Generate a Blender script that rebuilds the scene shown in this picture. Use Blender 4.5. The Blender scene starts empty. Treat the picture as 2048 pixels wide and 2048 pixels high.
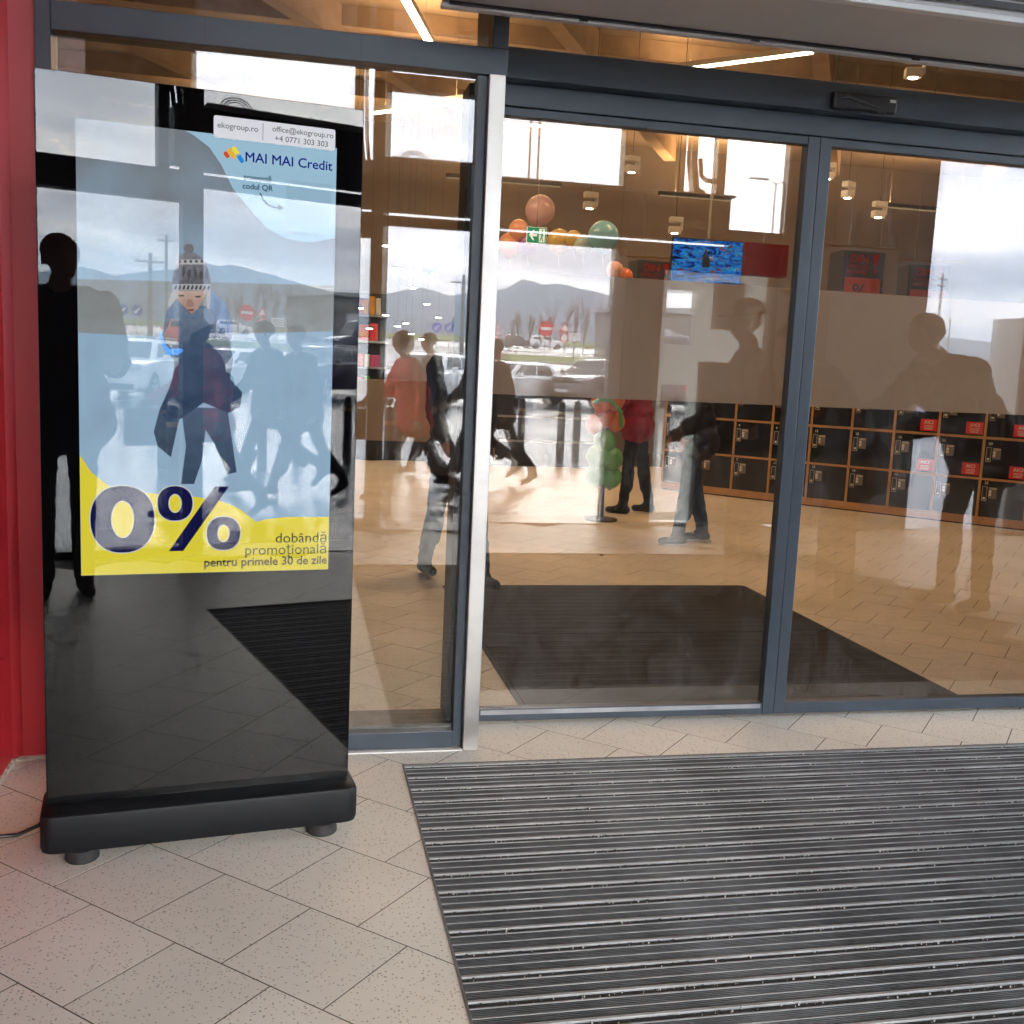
import bpy, bmesh, math, random
import numpy as np
from mathutils import Vector, Matrix, noise as mnoise
random.seed(7)
R = math.radians
SC = bpy.context.scene
COL = SC.collection

# ------------------------------------------------------------------ camera
EYE = 1.43
YAW, PIT, ROL = R(12.05), R(-8.0), R(2.61)
fw = Vector((math.sin(YAW)*math.cos(PIT), math.cos(YAW)*math.cos(PIT), math.sin(PIT)))
rt = Vector((math.cos(YAW), -math.sin(YAW), 0)); up = rt.cross(fw)
r2 = rt*math.cos(ROL) + up*math.sin(ROL); u2 = up*math.cos(ROL) - rt*math.sin(ROL)
cam_d = bpy.data.cameras.new('camera'); cam = bpy.data.objects.new('camera', cam_d); COL.objects.link(cam)
cam.matrix_world = Matrix(((r2.x, u2.x, -fw.x, 0), (r2.y, u2.y, -fw.y, 0), (r2.z, u2.z, -fw.z, EYE), (0, 0, 0, 1)))
cam_d.sensor_width = 36; cam_d.lens = 36*2080/2048; cam_d.clip_start = .02; cam_d.clip_end = 9000
SC.camera = cam
SC.view_settings.view_transform = 'Standard'; SC.view_settings.look = 'None'
SC.view_settings.gamma = 1; SC.view_settings.use_curve_mapping = False
SC.view_settings.exposure = 2.87
SC.render.engine = 'CYCLES'
cy = SC.cycles
cy.use_denoising = True
try: cy.denoiser = 'OPENIMAGEDENOISE'; cy.denoising_input_passes = 'RGB_ALBEDO_NORMAL'
except Exception: pass
cy.max_bounces = 7; cy.diffuse_bounces = 3; cy.glossy_bounces = 4; cy.transmission_bounces = 2
cy.transparent_max_bounces = 24; cy.volume_bounces = 0; cy.caustics_reflective = False; cy.caustics_refractive = False
cy.sample_clamp_indirect = 6; cy.use_adaptive_sampling = True; cy.adaptive_threshold = .03

# ------------------------------------------------------------------ sky
SUN_EL, SUN_AZ = R(24), R(165)         # azimuth measured from +y clockwise: behind the viewer
w = bpy.data.worlds.new('World'); SC.world = w; w.use_nodes = True
nt = w.node_tree; nt.nodes.clear()
def N(t, **k):
    n = nt.nodes.new(t)
    for a, b in k.items(): setattr(n, a, b)
    return n
def ramp(node, stops):
    cr = node.color_ramp
    while len(cr.elements) > 1: cr.elements.remove(cr.elements[-1])
    cr.elements[0].position = stops[0][0]; cr.elements[0].color = stops[0][1]
    for p_, c_ in stops[1:]:
        e = cr.elements.new(p_); e.color = c_
def g4(v, a=1): return (v[0], v[1], v[2], a) if not isinstance(v, (int, float)) else (v, v, v, a)
L = nt.links.new
out = N('ShaderNodeOutputWorld'); bg = N('ShaderNodeBackground'); bg.inputs[1].default_value = .11
sky = N('ShaderNodeTexSky', sky_type='NISHITA'); sky.sun_disc = False
sky.sun_elevation = SUN_EL; sky.sun_rotation = SUN_AZ; sky.dust_density = 2.5; sky.air_density = 1.2
tc = N('ShaderNodeTexCoord'); sep = N('ShaderNodeSeparateXYZ'); L(tc.outputs['Generated'], sep.inputs[0])
mx = N('ShaderNodeMath', operation='MAXIMUM'); L(sep.outputs[2], mx.inputs[0]); mx.inputs[1].default_value = 0
ad = N('ShaderNodeMath', operation='ADD'); L(mx.outputs[0], ad.inputs[0]); ad.inputs[1].default_value = .16
dx = N('ShaderNodeMath', operation='DIVIDE'); L(sep.outputs[0], dx.inputs[0]); L(ad.outputs[0], dx.inputs[1])
dy = N('ShaderNodeMath', operation='DIVIDE'); L(sep.outputs[1], dy.inputs[0]); L(ad.outputs[0], dy.inputs[1])
cb = N('ShaderNodeCombineXYZ'); L(dx.outputs[0], cb.inputs[0]); L(dy.outputs[0], cb.inputs[1])
mp = N('ShaderNodeMapping'); mp.inputs['Scale'].default_value = (1.0, 1.7, 1); mp.inputs['Location'].default_value = (3.1, .6, 0); L(cb.outputs[0], mp.inputs[0])
n1 = N('ShaderNodeTexNoise'); n1.inputs['Scale'].default_value = .85; n1.inputs['Detail'].default_value = 7; n1.inputs['Roughness'].default_value = .55; n1.inputs['Distortion'].default_value = .35
L(mp.outputs[0], n1.inputs['Vector'])
cr = N('ShaderNodeValToRGB'); ramp(cr, [(.36, (7, 8, 10.5, 1)), (.45, (11, 12, 14.5, 1)), (.54, (16, 16.3, 17.5, 1)), (.66, (24, 23.5, 23, 1))]); L(n1.outputs['Fac'], cr.inputs[0])
hi = N('ShaderNodeMapRange'); hi.inputs['From Min'].default_value = .2; hi.inputs['From Max'].default_value = .42; L(sep.outputs[2], hi.inputs['Value'])
mh = N('ShaderNodeMix', data_type='RGBA'); L(hi.outputs['Result'], mh.inputs[0]); L(cr.outputs[0], mh.inputs[6])
cr2 = N('ShaderNodeValToRGB'); ramp(cr2, [(.3, (16, 17.5, 19.5, 1)), (.7, (23, 23.5, 24, 1))]); L(n1.outputs['Fac'], cr2.inputs[0]); L(cr2.outputs[0], mh.inputs[7])
ms = N('ShaderNodeMix', data_type='RGBA'); ms.inputs[0].default_value = .88; L(sky.outputs[0], ms.inputs[6]); L(mh.outputs[2], ms.inputs[7])
L(ms.outputs[2], bg.inputs[0]); L(bg.outputs[0], out.inputs[0])
w.cycles.sampling_method = 'AUTOMATIC'
sd = bpy.data.lights.new('sun', 'SUN'); sd.energy = .6; sd.angle = R(14); sd.color = (1, .96, .9)
so = bpy.data.objects.new('sun', sd); COL.objects.link(so)
sv = Vector((math.sin(SUN_AZ)*math.cos(SUN_EL), math.cos(SUN_AZ)*math.cos(SUN_EL), math.sin(SUN_EL)))
so.rotation_euler = sv.to_track_quat('Z', 'Y').to_euler(); so.location = (0, -30, 30)

# ------------------------------------------------------------------ helpers
class MB:
    def __init__(s): s.v = []; s.f = []; s.m = []
    def add(s, vs, fs, mi=0):
        o = len(s.v); s.v += [tuple(x) for x in vs]; s.f += [tuple(i+o for i in f) for f in fs]; s.m += [mi]*len(fs); return s
    def box(s, x0, x1, y0, y1, z0, z1, mi=0, bev=0.0):
        if bev <= 0:
            vs = [(x, y, z) for z in (z0, z1) for y in (y0, y1) for x in (x0, x1)]
            return s.add(vs, [(0, 2, 3, 1), (4, 5, 7, 6), (0, 1, 5, 4), (2, 6, 7, 3), (0, 4, 6, 2), (1, 3, 7, 5)], mi)
        bm = bmesh.new(); bmesh.ops.create_cube(bm, size=1)
        for v in bm.verts: v.co = ((x0+x1)/2+v.co.x*(x1-x0), (y0+y1)/2+v.co.y*(y1-y0), (z0+z1)/2+v.co.z*(z1-z0))
        bmesh.ops.bevel(bm, geom=list(bm.edges), offset=bev, segments=2, profile=.5, affect='EDGES')
        return s.bm(bm, mi)
    def bm(s, bm, mi=0):
        bm.verts.index_update()
        s.add([v.co[:] for v in bm.verts], [[v.index for v in f.verts] for f in bm.faces], mi); bm.free(); return s
    def prism(s, pts, axis, a, b, mi=0):
        n = len(pts)
        def P(p, t): return {'z': (p[0], p[1], t), 'y': (p[0], t, p[1]), 'x': (t, p[0], p[1])}[axis]
        vs = [P(p, a) for p in pts]+[P(p, b) for p in pts]
        fs = [tuple(range(n))[::-1], tuple(range(n, 2*n))]+[(i, (i+1) % n, (i+1) % n+n, i+n) for i in range(n)]
        return s.add(vs, fs, mi)
    def tube(s, pts, r, n=8, mi=0, caps=True):
        pts = [Vector(p) for p in pts]; rs = r if isinstance(r, (list, tuple)) else [r]*len(pts)
        vs = []; fs = []; ref = None
        for i, p in enumerate(pts):
            d = (pts[min(i+1, len(pts)-1)]-pts[max(i-1, 0)]).normalized()
            a = d.orthogonal().normalized() if ref is None else (ref-d*ref.dot(d)).normalized()
            ref = a; b = d.cross(a)
            for k in range(n):
                t = 2*math.pi*k/n; vs.append(p+(a*math.cos(t)+b*math.sin(t))*rs[i])
        for i in range(len(pts)-1):
            for k in range(n): fs.append((i*n+k, i*n+(k+1) % n, (i+1)*n+(k+1) % n, (i+1)*n+k))
        if caps: fs += [tuple(range(n))[::-1], tuple(range((len(pts)-1)*n, len(pts)*n))]
        return s.add(vs, fs, mi)
    def lathe(s, prof, n=20, c=(0, 0, 0), axis='z', mi=0):
        vs = []; fs = []
        for r, z in prof:
            for k in range(n):
                t = 2*math.pi*k/n; q = (r*math.cos(t), r*math.sin(t), z)
                if axis == 'y': q = (q[0], q[2], q[1])
                if axis == 'x': q = (q[2], q[0], q[1])
                vs.append((q[0]+c[0], q[1]+c[1], q[2]+c[2]))
        for i in range(len(prof)-1):
            for k in range(n): fs.append((i*n+k, i*n+(k+1) % n, (i+1)*n+(k+1) % n, (i+1)*n+k))
        fs += [tuple(range(n))[::-1], tuple(range((len(prof)-1)*n, len(prof)*n))]
        return s.add(vs, fs, mi)
    def ball(s, c, r, seg=16, mi=0):
        r = r if isinstance(r, (tuple, list)) else (r, r, r)
        bm = bmesh.new(); bmesh.ops.create_uvsphere(bm, u_segments=seg, v_segments=max(6, seg*2//3), radius=1)
        for v in bm.verts: v.co = (c[0]+v.co.x*r[0], c[1]+v.co.y*r[1], c[2]+v.co.z*r[2])
        return s.bm(bm, mi)
    def mesh(s, name, mats, smooth=False):
        me = bpy.data.meshes.new(name); me.from_pydata([tuple(x) for x in s.v], [], s.f)
        for m in (mats if isinstance(mats, (list, tuple)) else [mats]): me.materials.append(m)
        me.polygons.foreach_set('material_index', s.m)
        bm = bmesh.new(); bm.from_mesh(me); bmesh.ops.recalc_face_normals(bm, faces=bm.faces); bm.to_mesh(me); bm.free()
        if smooth:
            me.polygons.foreach_set('use_smooth', [True]*len(me.polygons))
            try: me.set_sharp_from_angle(angle=R(smooth if not isinstance(smooth, bool) else 40))
            except Exception: pass
        me.update(); return me
    def build(s, name, mats, parent=None, smooth=False, loc=None, rot=None, label=None, kind=None):
        return place(name, s.mesh(name, mats, smooth), parent, loc, rot, label, kind)
def place(name, me, parent=None, loc=None, rot=None, label=None, kind=None):
    o = bpy.data.objects.new(name, me); COL.objects.link(o); o.parent = parent
    if loc: o.location = loc
    if rot: o.rotation_euler = rot
    if label: o['label'] = label
    if kind: o['kind'] = kind
    return o
def thing(name, label, cat, loc=(0, 0, 0), rz=0, group=None, scale=None):
    o = bpy.data.objects.new(name, None); COL.objects.link(o); o.empty_display_size = .1
    o.location = loc; o.rotation_euler = (0, 0, rz); tag(o, label, cat, group)
    if scale: o.scale = (scale,)*3
    return o
def tag(o, label, cat, group=None):
    o['label'] = label; o['category'] = cat
    if group: o['group'] = group
    return o
def struct(o): o['kind'] = 'structure'; return o
def copy_tree(o, parent=None):
    c = o.copy(); COL.objects.link(c); c.parent = parent
    for ch in o.children: copy_tree(ch, c)
    return c

# ------------------------------------------------------------------ materials
def mat(name, col, rough=.5, metal=0, var=0, vscale=8, bump=0, bscale=60, spec=.5, coat=0, emit=None, es=0, rvar=0, orand=0, coord='Object'):
    m = bpy.data.materials.new(name); m.use_nodes = True; t = m.node_tree; b = t.nodes['Principled BSDF']
    b.inputs['Base Color'].default_value = g4(col); b.inputs['Roughness'].default_value = rough; b.inputs['Metallic'].default_value = metal
    b.inputs['Specular IOR Level'].default_value = spec; b.inputs['Coat Weight'].default_value = coat; b.inputs['Coat Roughness'].default_value = .05
    if emit is not None: b.inputs['Emission Color'].default_value = g4(emit); b.inputs['Emission Strength'].default_value = es
    lk = t.links.new
    if var or bump or rvar or orand:
        c = t.nodes.new('ShaderNodeTexCoord')
    colout = None
    if var or rvar:
        n = t.nodes.new('ShaderNodeTexNoise'); n.inputs['Scale'].default_value = vscale; n.inputs['Detail'].default_value = 6; n.inputs['Roughness'].default_value = .6
        lk(c.outputs[coord], n.inputs['Vector'])
        if var:
            r_ = t.nodes.new('ShaderNodeValToRGB'); col4 = g4(col)
            ramp(r_, [(.3, tuple(max(0, x*(1-var)) for x in col4[:3])+(1,)), (.7, tuple(min(1, x*(1+var)) for x in col4[:3])+(1,))])
            lk(n.outputs['Fac'], r_.inputs[0]); colout = r_.outputs[0]
        if rvar:
            mr = t.nodes.new('ShaderNodeMapRange'); mr.inputs['From Min'].default_value = .3; mr.inputs['From Max'].default_value = .7
            mr.inputs['To Min'].default_value = max(.02, rough-rvar); mr.inputs['To Max'].default_value = min(1, rough+rvar)
            lk(n.outputs['Fac'], mr.inputs['Value']); lk(mr.outputs[0], b.inputs['Roughness'])
    if orand:
        oi = t.nodes.new('ShaderNodeObjectInfo'); mr = t.nodes.new('ShaderNodeMapRange'); mr.inputs['To Min'].default_value = 1-orand; mr.inputs['To Max'].default_value = 1+orand
        lk(oi.outputs['Random'], mr.inputs['Value'])
        mu = t.nodes.new('ShaderNodeVectorMath'); mu.operation = 'SCALE'
        if colout: lk(colout, mu.inputs[0])
        else: mu.inputs[0].default_value = g4(col)[:3]
        lk(mr.outputs[0], mu.inputs['Scale']); colout = mu.outputs[0]
    if colout: lk(colout, b.inputs['Base Color'])
    if bump:
        n2 = t.nodes.new('ShaderNodeTexNoise'); n2.inputs['Scale'].default_value = bscale; n2.inputs['Detail'].default_value = 4
        lk(c.outputs[coord], n2.inputs['Vector'])
        bp = t.nodes.new('ShaderNodeBump'); bp.inputs['Strength'].default_value = bump; bp.inputs['Distance'].default_value = .01
        lk(n2.outputs['Fac'], bp.inputs['Height']); lk(bp.outputs[0], b.inputs['Normal'])
    return m
def glass_mat(name, refl, tint=(.93, .95, .94), rough=0.0, wav=0, boost=1.0, dust=0.0):
    g_ = 1/boost; tint = tuple(min(1, c*(1-refl)/(1-refl*boost)) for c in tint); refl = refl*boost
    m = bpy.data.materials.new(name); m.use_nodes = True; t = m.node_tree; t.nodes.clear(); lk = t.links.new
    o = t.nodes.new('ShaderNodeOutputMaterial'); mix = t.nodes.new('ShaderNodeMixShader')
    tr = t.nodes.new('ShaderNodeBsdfTransparent'); tr.inputs[0].default_value = g4(tint)
    gl = t.nodes.new('ShaderNodeBsdfGlossy'); gl.inputs['Roughness'].default_value = rough; gl.inputs[0].default_value = (g_, g_, g_, 1)
    lw = t.nodes.new('ShaderNodeLayerWeight'); lw.inputs[0].default_value = .5
    pw = t.nodes.new('ShaderNodeMath'); pw.operation = 'POWER'; pw.inputs[1].default_value = 5; lk(lw.outputs['Facing'], pw.inputs[0])
    ma = t.nodes.new('ShaderNodeMath'); ma.operation = 'MULTIPLY_ADD'; ma.inputs[1].default_value = 1-refl; ma.inputs[2].default_value = refl; lk(pw.outputs[0], ma.inputs[0])
    if wav:
        c = t.nodes.new('ShaderNodeTexCoord'); n = t.nodes.new('ShaderNodeTexNoise'); n.inputs['Scale'].default_value = 1.3; n.inputs['Detail'].default_value = 1
        lk(c.outputs['Object'], n.inputs['Vector']); bp = t.nodes.new('ShaderNodeBump'); bp.inputs['Strength'].default_value = wav; bp.inputs['Distance'].default_value = .01
        lk(n.outputs['Fac'], bp.inputs['Height']); lk(bp.outputs[0], gl.inputs['Normal'])
    lk(ma.outputs[0], mix.inputs[0]); lk(tr.outputs[0], mix.inputs[1]); lk(gl.outputs[0], mix.inputs[2])
    if dust:
        c2 = t.nodes.new('ShaderNodeTexCoord'); mp2 = t.nodes.new('ShaderNodeMapping'); mp2.inputs['Scale'].default_value = (2.2, 1, 1.1); lk(c2.outputs['Object'], mp2.inputs[0])
        n2 = t.nodes.new('ShaderNodeTexNoise'); n2.inputs['Scale'].default_value = 3.0; n2.inputs['Detail'].default_value = 9; n2.inputs['Roughness'].default_value = .68; n2.inputs['Distortion'].default_value = .8; lk(mp2.outputs[0], n2.inputs['Vector'])
        mr2 = t.nodes.new('ShaderNodeMapRange'); mr2.inputs['From Min'].default_value = .45; mr2.inputs['From Max'].default_value = .75; mr2.inputs['To Min'].default_value = dust*.15; mr2.inputs['To Max'].default_value = dust; lk(n2.outputs['Fac'], mr2.inputs['Value'])
        df = t.nodes.new('ShaderNodeBsdfDiffuse'); df.inputs[0].default_value = (.7, .7, .68, 1); mx2 = t.nodes.new('ShaderNodeMixShader')
        lk(mr2.outputs[0], mx2.inputs[0]); lk(mix.outputs[0], mx2.inputs[1]); lk(df.outputs[0], mx2.inputs[2]); lk(mx2.outputs[0], o.inputs[0])
    else: lk(mix.outputs[0], o.inputs[0])
    return m
def clear_mat(name, tint=(.97, .98, .975)):
    m = bpy.data.materials.new(name); m.use_nodes = True; t = m.node_tree; t.nodes.clear()
    o = t.nodes.new('ShaderNodeOutputMaterial'); tr = t.nodes.new('ShaderNodeBsdfTransparent'); tr.inputs[0].default_value = g4(tint); t.links.new(tr.outputs[0], o.inputs[0]); return m
def emit_mat(name, col, s):
    m = bpy.data.materials.new(name); m.use_nodes = True; t = m.node_tree; t.nodes.clear()
    o = t.nodes.new('ShaderNodeOutputMaterial'); e = t.nodes.new('ShaderNodeEmission'); e.inputs[0].default_value = g4(col); e.inputs[1].default_value = s; t.links.new(e.outputs[0], o.inputs[0]); return m

M = {}
M['anthracite'] = mat('anthracite', (.045, .06, .078), .42, .0, var=.12, vscale=5, bump=.03, bscale=400)
M['steel'] = mat('brushed_steel', (.55, .53, .5), .42, .85, var=.2, vscale=2.2, rvar=.1)
M['alu'] = mat('aluminium', (.31, .315, .32), .62, .3, var=.4, vscale=4, rvar=.1)
M['alu_dull'] = mat('aluminium_dull', (.16, .16, .16), .6, .4, var=.4, vscale=9)
M['thin'] = mat('aluminium_thin', (.3, .305, .31), .6, .3, var=.45, vscale=6)
M['rubber'] = mat('rubber_insert', (.098, .102, .107), .85, var=.7, vscale=2.2, bump=.3, bscale=500, rvar=.05, spec=.12)
M['brush'] = mat('brush_strip', (.035, .035, .035), .9, var=.9, vscale=260, bump=.9, bscale=700)
M['black_gloss'] = mat('black_paint', (.012, .012, .013), .35)
M['kiosk_body'] = mat('kiosk_body', (.007, .008, .01), .5, bump=.08, bscale=900, spec=.25)
M['black_panel'] = mat('black_panel', (.004, .004, .005), .8, spec=0)
M['red'] = mat('red_paint', (.5, .018, .024), .45, var=.06, vscale=2, bump=.05, bscale=300)
M['white'] = mat('white_paint', (.78, .77, .74), .5, var=.05, vscale=3)
M['air_box'] = mat('air_curtain_paint', (.56, .54, .52), .4, var=.06, vscale=2.5)
M['air_lip'] = mat('air_curtain_lip', (.72, .72, .72), .35, .2)
M['wall_grey'] = mat('wall_grey', (.2, .19, .185), .7, var=.1, vscale=2)
M['dark_frame'] = mat('dark_frame', (.05, .048, .05), .5, var=.1)
M['pale_frame'] = mat('pale_frame', (.55, .55, .56), .5, var=.05)
M['ceil_v'] = mat('vestibule_ceiling', (.35, .34, .33), .7, var=.05)
M['store_ceiling'] = mat('store_ceiling', (.46, .4, .345), .7, var=.15, vscale=1.2)
M['beam'] = mat('timber_beam', (.5, .4, .31), .55, var=.15, vscale=4)
M['store_wall'] = mat('store_wall', (.25, .2, .17), .7, var=.12, vscale=1)
M['wood'] = mat('oak_laminate', (.52, .29, .115), .42, var=.16, vscale=7, bump=.03)
M['locker'] = mat('locker_door', (.008, .008, .009), .06, spec=.6)
M['white_print'] = mat('white_print', (.75, .75, .74), .6)
M['grey_print'] = mat('grey_print', (.16, .15, .15), .6)
M['red_print'] = mat('red_print', (.7, .02, .03), .5)
M['mat_dark'] = mat('entrance_carpet', (.035, .034, .03), .95, var=.35, vscale=3, bump=.8, bscale=500)
M['plastic_black'] = mat('black_plastic', (.015, .015, .016), .4)
M['rubber_black'] = mat('rubber_black', (.02, .02, .02), .75)
M['grass'] = mat('grass', (.12, .15, .035), .9, var=.35, vscale=.6, bump=1, bscale=9)
M['road'] = mat('road', (.2, .2, .205), .35, var=.2, vscale=.4, rvar=.2)
M['concrete'] = mat('concrete', (.42, .41, .39), .35, var=.12, vscale=4, bump=.1)
M['galv'] = mat('galvanised_steel', (.35, .36, .37), .5, .6, var=.1)
M['pole_wood'] = mat('pole_concrete', (.3, .29, .27), .8, var=.15)
M['bollard'] = mat('bollard_paint', (.012, .013, .015), .35)
M['glass'] = glass_mat('door_glass_outer', .08, (.82, .79, .73), wav=.012, boost=3, dust=.06)
M['glass2'] = glass_mat('door_glass_inner', .03, wav=.012, boost=2.5)
M['glass_side'] = glass_mat('window_glass', .09, (.82, .79, .73), wav=.012, boost=3, dust=.06)
M['glass_kiosk'] = glass_mat('kiosk_glass', .047, (.95, .95, .95), boost=4)
M['glass_plain'] = glass_mat('outer_glass', .06)
M['clear'] = clear_mat('glass_rear_face')
def tile_material():
    m = mat('floor_tile', (.72, .675, .595), .5, orand=.045, spec=.35)
    t = m.node_tree; lk = t.links.new; b = t.nodes['Principled BSDF']
    src = b.inputs['Base Color'].links[0].from_socket
    c = t.nodes.new('ShaderNodeTexCoord'); g = t.nodes.new('ShaderNodeNewGeometry')
    fac = None
    for sc_, th, dens in ((70, .2, .55), (110, .24, .45), (45, .14, .35)):
        v = t.nodes.new('ShaderNodeTexVoronoi'); v.inputs['Scale'].default_value = sc_; lk(g.outputs['Position'], v.inputs['Vector'])
        cm = t.nodes.new('ShaderNodeMath'); cm.operation = 'LESS_THAN'; cm.inputs[1].default_value = th; lk(v.outputs['Distance'], cm.inputs[0])
        s2 = t.nodes.new('ShaderNodeSeparateColor'); lk(v.outputs['Color'], s2.inputs[0])
        c2 = t.nodes.new('ShaderNodeMath'); c2.operation = 'LESS_THAN'; c2.inputs[1].default_value = dens; lk(s2.outputs[0], c2.inputs[0])
        mm = t.nodes.new('ShaderNodeMath'); mm.operation = 'MULTIPLY'; lk(cm.outputs[0], mm.inputs[0]); lk(c2.outputs[0], mm.inputs[1])
        if fac is None: fac = mm.outputs[0]
        else:
            m3 = t.nodes.new('ShaderNodeMath'); m3.operation = 'MAXIMUM'; lk(fac, m3.inputs[0]); lk(mm.outputs[0], m3.inputs[1]); fac = m3.outputs[0]
    big = t.nodes.new('ShaderNodeTexNoise'); big.inputs['Scale'].default_value = 1.1; big.inputs['Detail'].default_value = 5; lk(g.outputs['Position'], big.inputs['Vector'])
    br = t.nodes.new('ShaderNodeMapRange'); br.inputs['From Min'].default_value = .3; br.inputs['From Max'].default_value = .7; br.inputs['To Min'].default_value = .84; br.inputs['To Max'].default_value = 1.06; lk(big.outputs['Fac'], br.inputs['Value'])
    vs = t.nodes.new('ShaderNodeVectorMath'); vs.operation = 'SCALE'; lk(src, vs.inputs[0]); lk(br.outputs[0], vs.inputs['Scale'])
    fm = t.nodes.new('ShaderNodeMath'); fm.operation = 'MULTIPLY'; fm.inputs[1].default_value = .62; lk(fac, fm.inputs[0])
    mix = t.nodes.new('ShaderNodeMix'); mix.data_type = 'RGBA'; lk(fm.outputs[0], mix.inputs[0]); lk(vs.outputs[0], mix.inputs[6]); mix.inputs[7].default_value = (.16, .125, .09, 1)
    lk(mix.outputs[2], b.inputs['Base Color']); return m
M['tile'] = tile_material()
M['grout'] = mat('grout', (.07, .055, .042), .9, var=.2, vscale=20)
def asphalt():
    m = mat('wet_asphalt', (.045, .046, .05), .2, var=.3, vscale=1.5, coord='Object'); t = m.node_tree; lk = t.links.new; b = t.nodes['Principled BSDF']
    c = t.nodes.new('ShaderNodeTexCoord')
    n = t.nodes.new('ShaderNodeTexNoise'); n.inputs['Scale'].default_value = .35; n.inputs['Detail'].default_value = 5; lk(c.outputs['Object'], n.inputs['Vector'])
    mr = t.nodes.new('ShaderNodeMapRange'); mr.inputs['From Min'].default_value = .4; mr.inputs['From Max'].default_value = .62; mr.inputs['To Min'].default_value = .05; mr.inputs['To Max'].default_value = .26; lk(n.outputs['Fac'], mr.inputs['Value']); lk(mr.outputs[0], b.inputs['Roughness'])
    mp_ = t.nodes.new('ShaderNodeMapping'); mp_.inputs['Scale'].default_value = (.9, 5.5, 1); lk(c.outputs['Object'], mp_.inputs[0])
    n2 = t.nodes.new('ShaderNodeTexNoise'); n2.inputs['Scale'].default_value = 3.2; n2.inputs['Detail'].default_value = 5; lk(mp_.outputs[0], n2.inputs['Vector'])
    bp = t.nodes.new('ShaderNodeBump'); bp.inputs['Strength'].default_value = .8; bp.inputs['Distance'].default_value = .022; lk(n2.outputs['Fac'], bp.inputs['Height']); lk(bp.outputs[0], b.inputs['Normal'])
    b.inputs['IOR'].default_value = 1.5; b.inputs['Coat Weight'].default_value = .25; b.inputs['Coat Roughness'].default_value = .06
    lk(bp.outputs[0], b.inputs['Coat Normal']); return m
M['asphalt'] = asphalt()
def film_material():
    m = bpy.data.materials.new('frosted_film'); m.use_nodes = True; t = m.node_tree; t.nodes.clear(); lk = t.links.new
    o = t.nodes.new('ShaderNodeOutputMaterial'); mix = t.nodes.new('ShaderNodeMixShader'); mix.inputs[0].default_value = .62
    d = t.nodes.new('ShaderNodeBsdfDiffuse'); d.inputs[0].default_value = (.45, .39, .35, 1)
    tr = t.nodes.new('ShaderNodeBsdfTranslucent'); tr.inputs[0].default_value = (.8, .72, .66, 1)
    lk(d.outputs[0], mix.inputs[1]); lk(tr.outputs[0], mix.inputs[2]); lk(mix.outputs[0], o.inputs[0]); return m
M['film'] = film_material()
def frost():
    m = bpy.data.materials.new('frosted_leaf'); m.use_nodes = True; t = m.node_tree; t.nodes.clear(); lk = t.links.new
    o = t.nodes.new('ShaderNodeOutputMaterial'); mix = t.nodes.new('ShaderNodeMixShader'); mix.inputs[0].default_value = .75
    d = t.nodes.new('ShaderNodeBsdfDiffuse'); d.inputs[0].default_value = (.55, .58, .54, 1); tr = t.nodes.new('ShaderNodeBsdfTranslucent'); tr.inputs[0].default_value = (.78, .82, .76, 1)
    lk(d.outputs[0], mix.inputs[1]); lk(tr.outputs[0], mix.inputs[2]); lk(mix.outputs[0], o.inputs[0]); return m
M['frost'] = frost()
def text(body, size, m, parent, loc, rot=(R(90), 0, 0), align='LEFT', bold=0.0, name='lettering', ext=.0004, sx=1.0, spacing=1.0):
    cu = bpy.data.curves.new('t', 'FONT'); cu.body = body; cu.size = size; cu.align_x = align; cu.extrude = ext; cu.space_character = spacing; cu.resolution_u = 3
    to = bpy.data.objects.new('t', cu); COL.objects.link(to)
    dg = bpy.context.evaluated_depsgraph_get(); me = bpy.data.meshes.new_from_object(to.evaluated_get(dg))
    bpy.data.objects.remove(to); bpy.data.curves.remove(cu)
    if bold:
        nv_ = len(me.vertices); co = np.zeros(nv_*3); me.vertices.foreach_get('co', co); co = co.reshape(-1, 3); fs = [tuple(p.vertices) for p in me.polygons]
        V_ = []; F_ = []
        for q, (ox, oy) in enumerate(((0, 0), (bold, 0), (-bold, 0), (0, bold), (0, -bold))):
            V_ += [tuple(c) for c in (co+np.array([ox, oy, q*4e-5]))]; F_ += [tuple(i+q*nv_ for i in f) for f in fs]
        bpy.data.meshes.remove(me); me = bpy.data.meshes.new(name); me.from_pydata(V_, [], F_)
    me.materials.clear(); me.materials.append(m); me.name = name
    o = place(name, me, parent, loc, rot); o.scale = (sx, 1, 1); return o
# ================================================================== FLOOR
GY = 3.965          # plane of the sliding doors' glass
TS = .313; TA = R(-42.6); TU = Vector((math.cos(TA), math.sin(TA))); TV = Vector((-math.sin(TA), math.cos(TA))); T0 = Vector((-.378, 2.578))
MX0, MX1, MY0, MY1 = .402, 4.0, .2, 3.55     # recess of the entrance mat
floor = struct(MB().box(-6, MX0-.0045, -1.3, 26, -.3, -.0005).box(MX0-.0045, 14, MY1+.0015, 26, -.3, -.0005).box(MX0-.0045, 14, -1.3, MY0, -.3, -.0005).box(MX1, 14, MY0, MY1+.0015, -.3, -.0005).build('floor', M['grout']))
def clip(poly, ax, lim, keep_less):
    o = []
    for i in range(len(poly)):
        a, b = poly[i], poly[(i+1) % len(poly)]
        ia = (a[ax] <= lim) == keep_less or abs(a[ax]-lim) < 1e-9; ib = (b[ax] <= lim) == keep_less or abs(b[ax]-lim) < 1e-9
        if ia: o.append(a)
        if ia != ib:
            t = (lim-a[ax])/(b[ax]-a[ax]); o.append((a[0]+t*(b[0]-a[0]), a[1]+t*(b[1]-a[1])))
    return o
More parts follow.
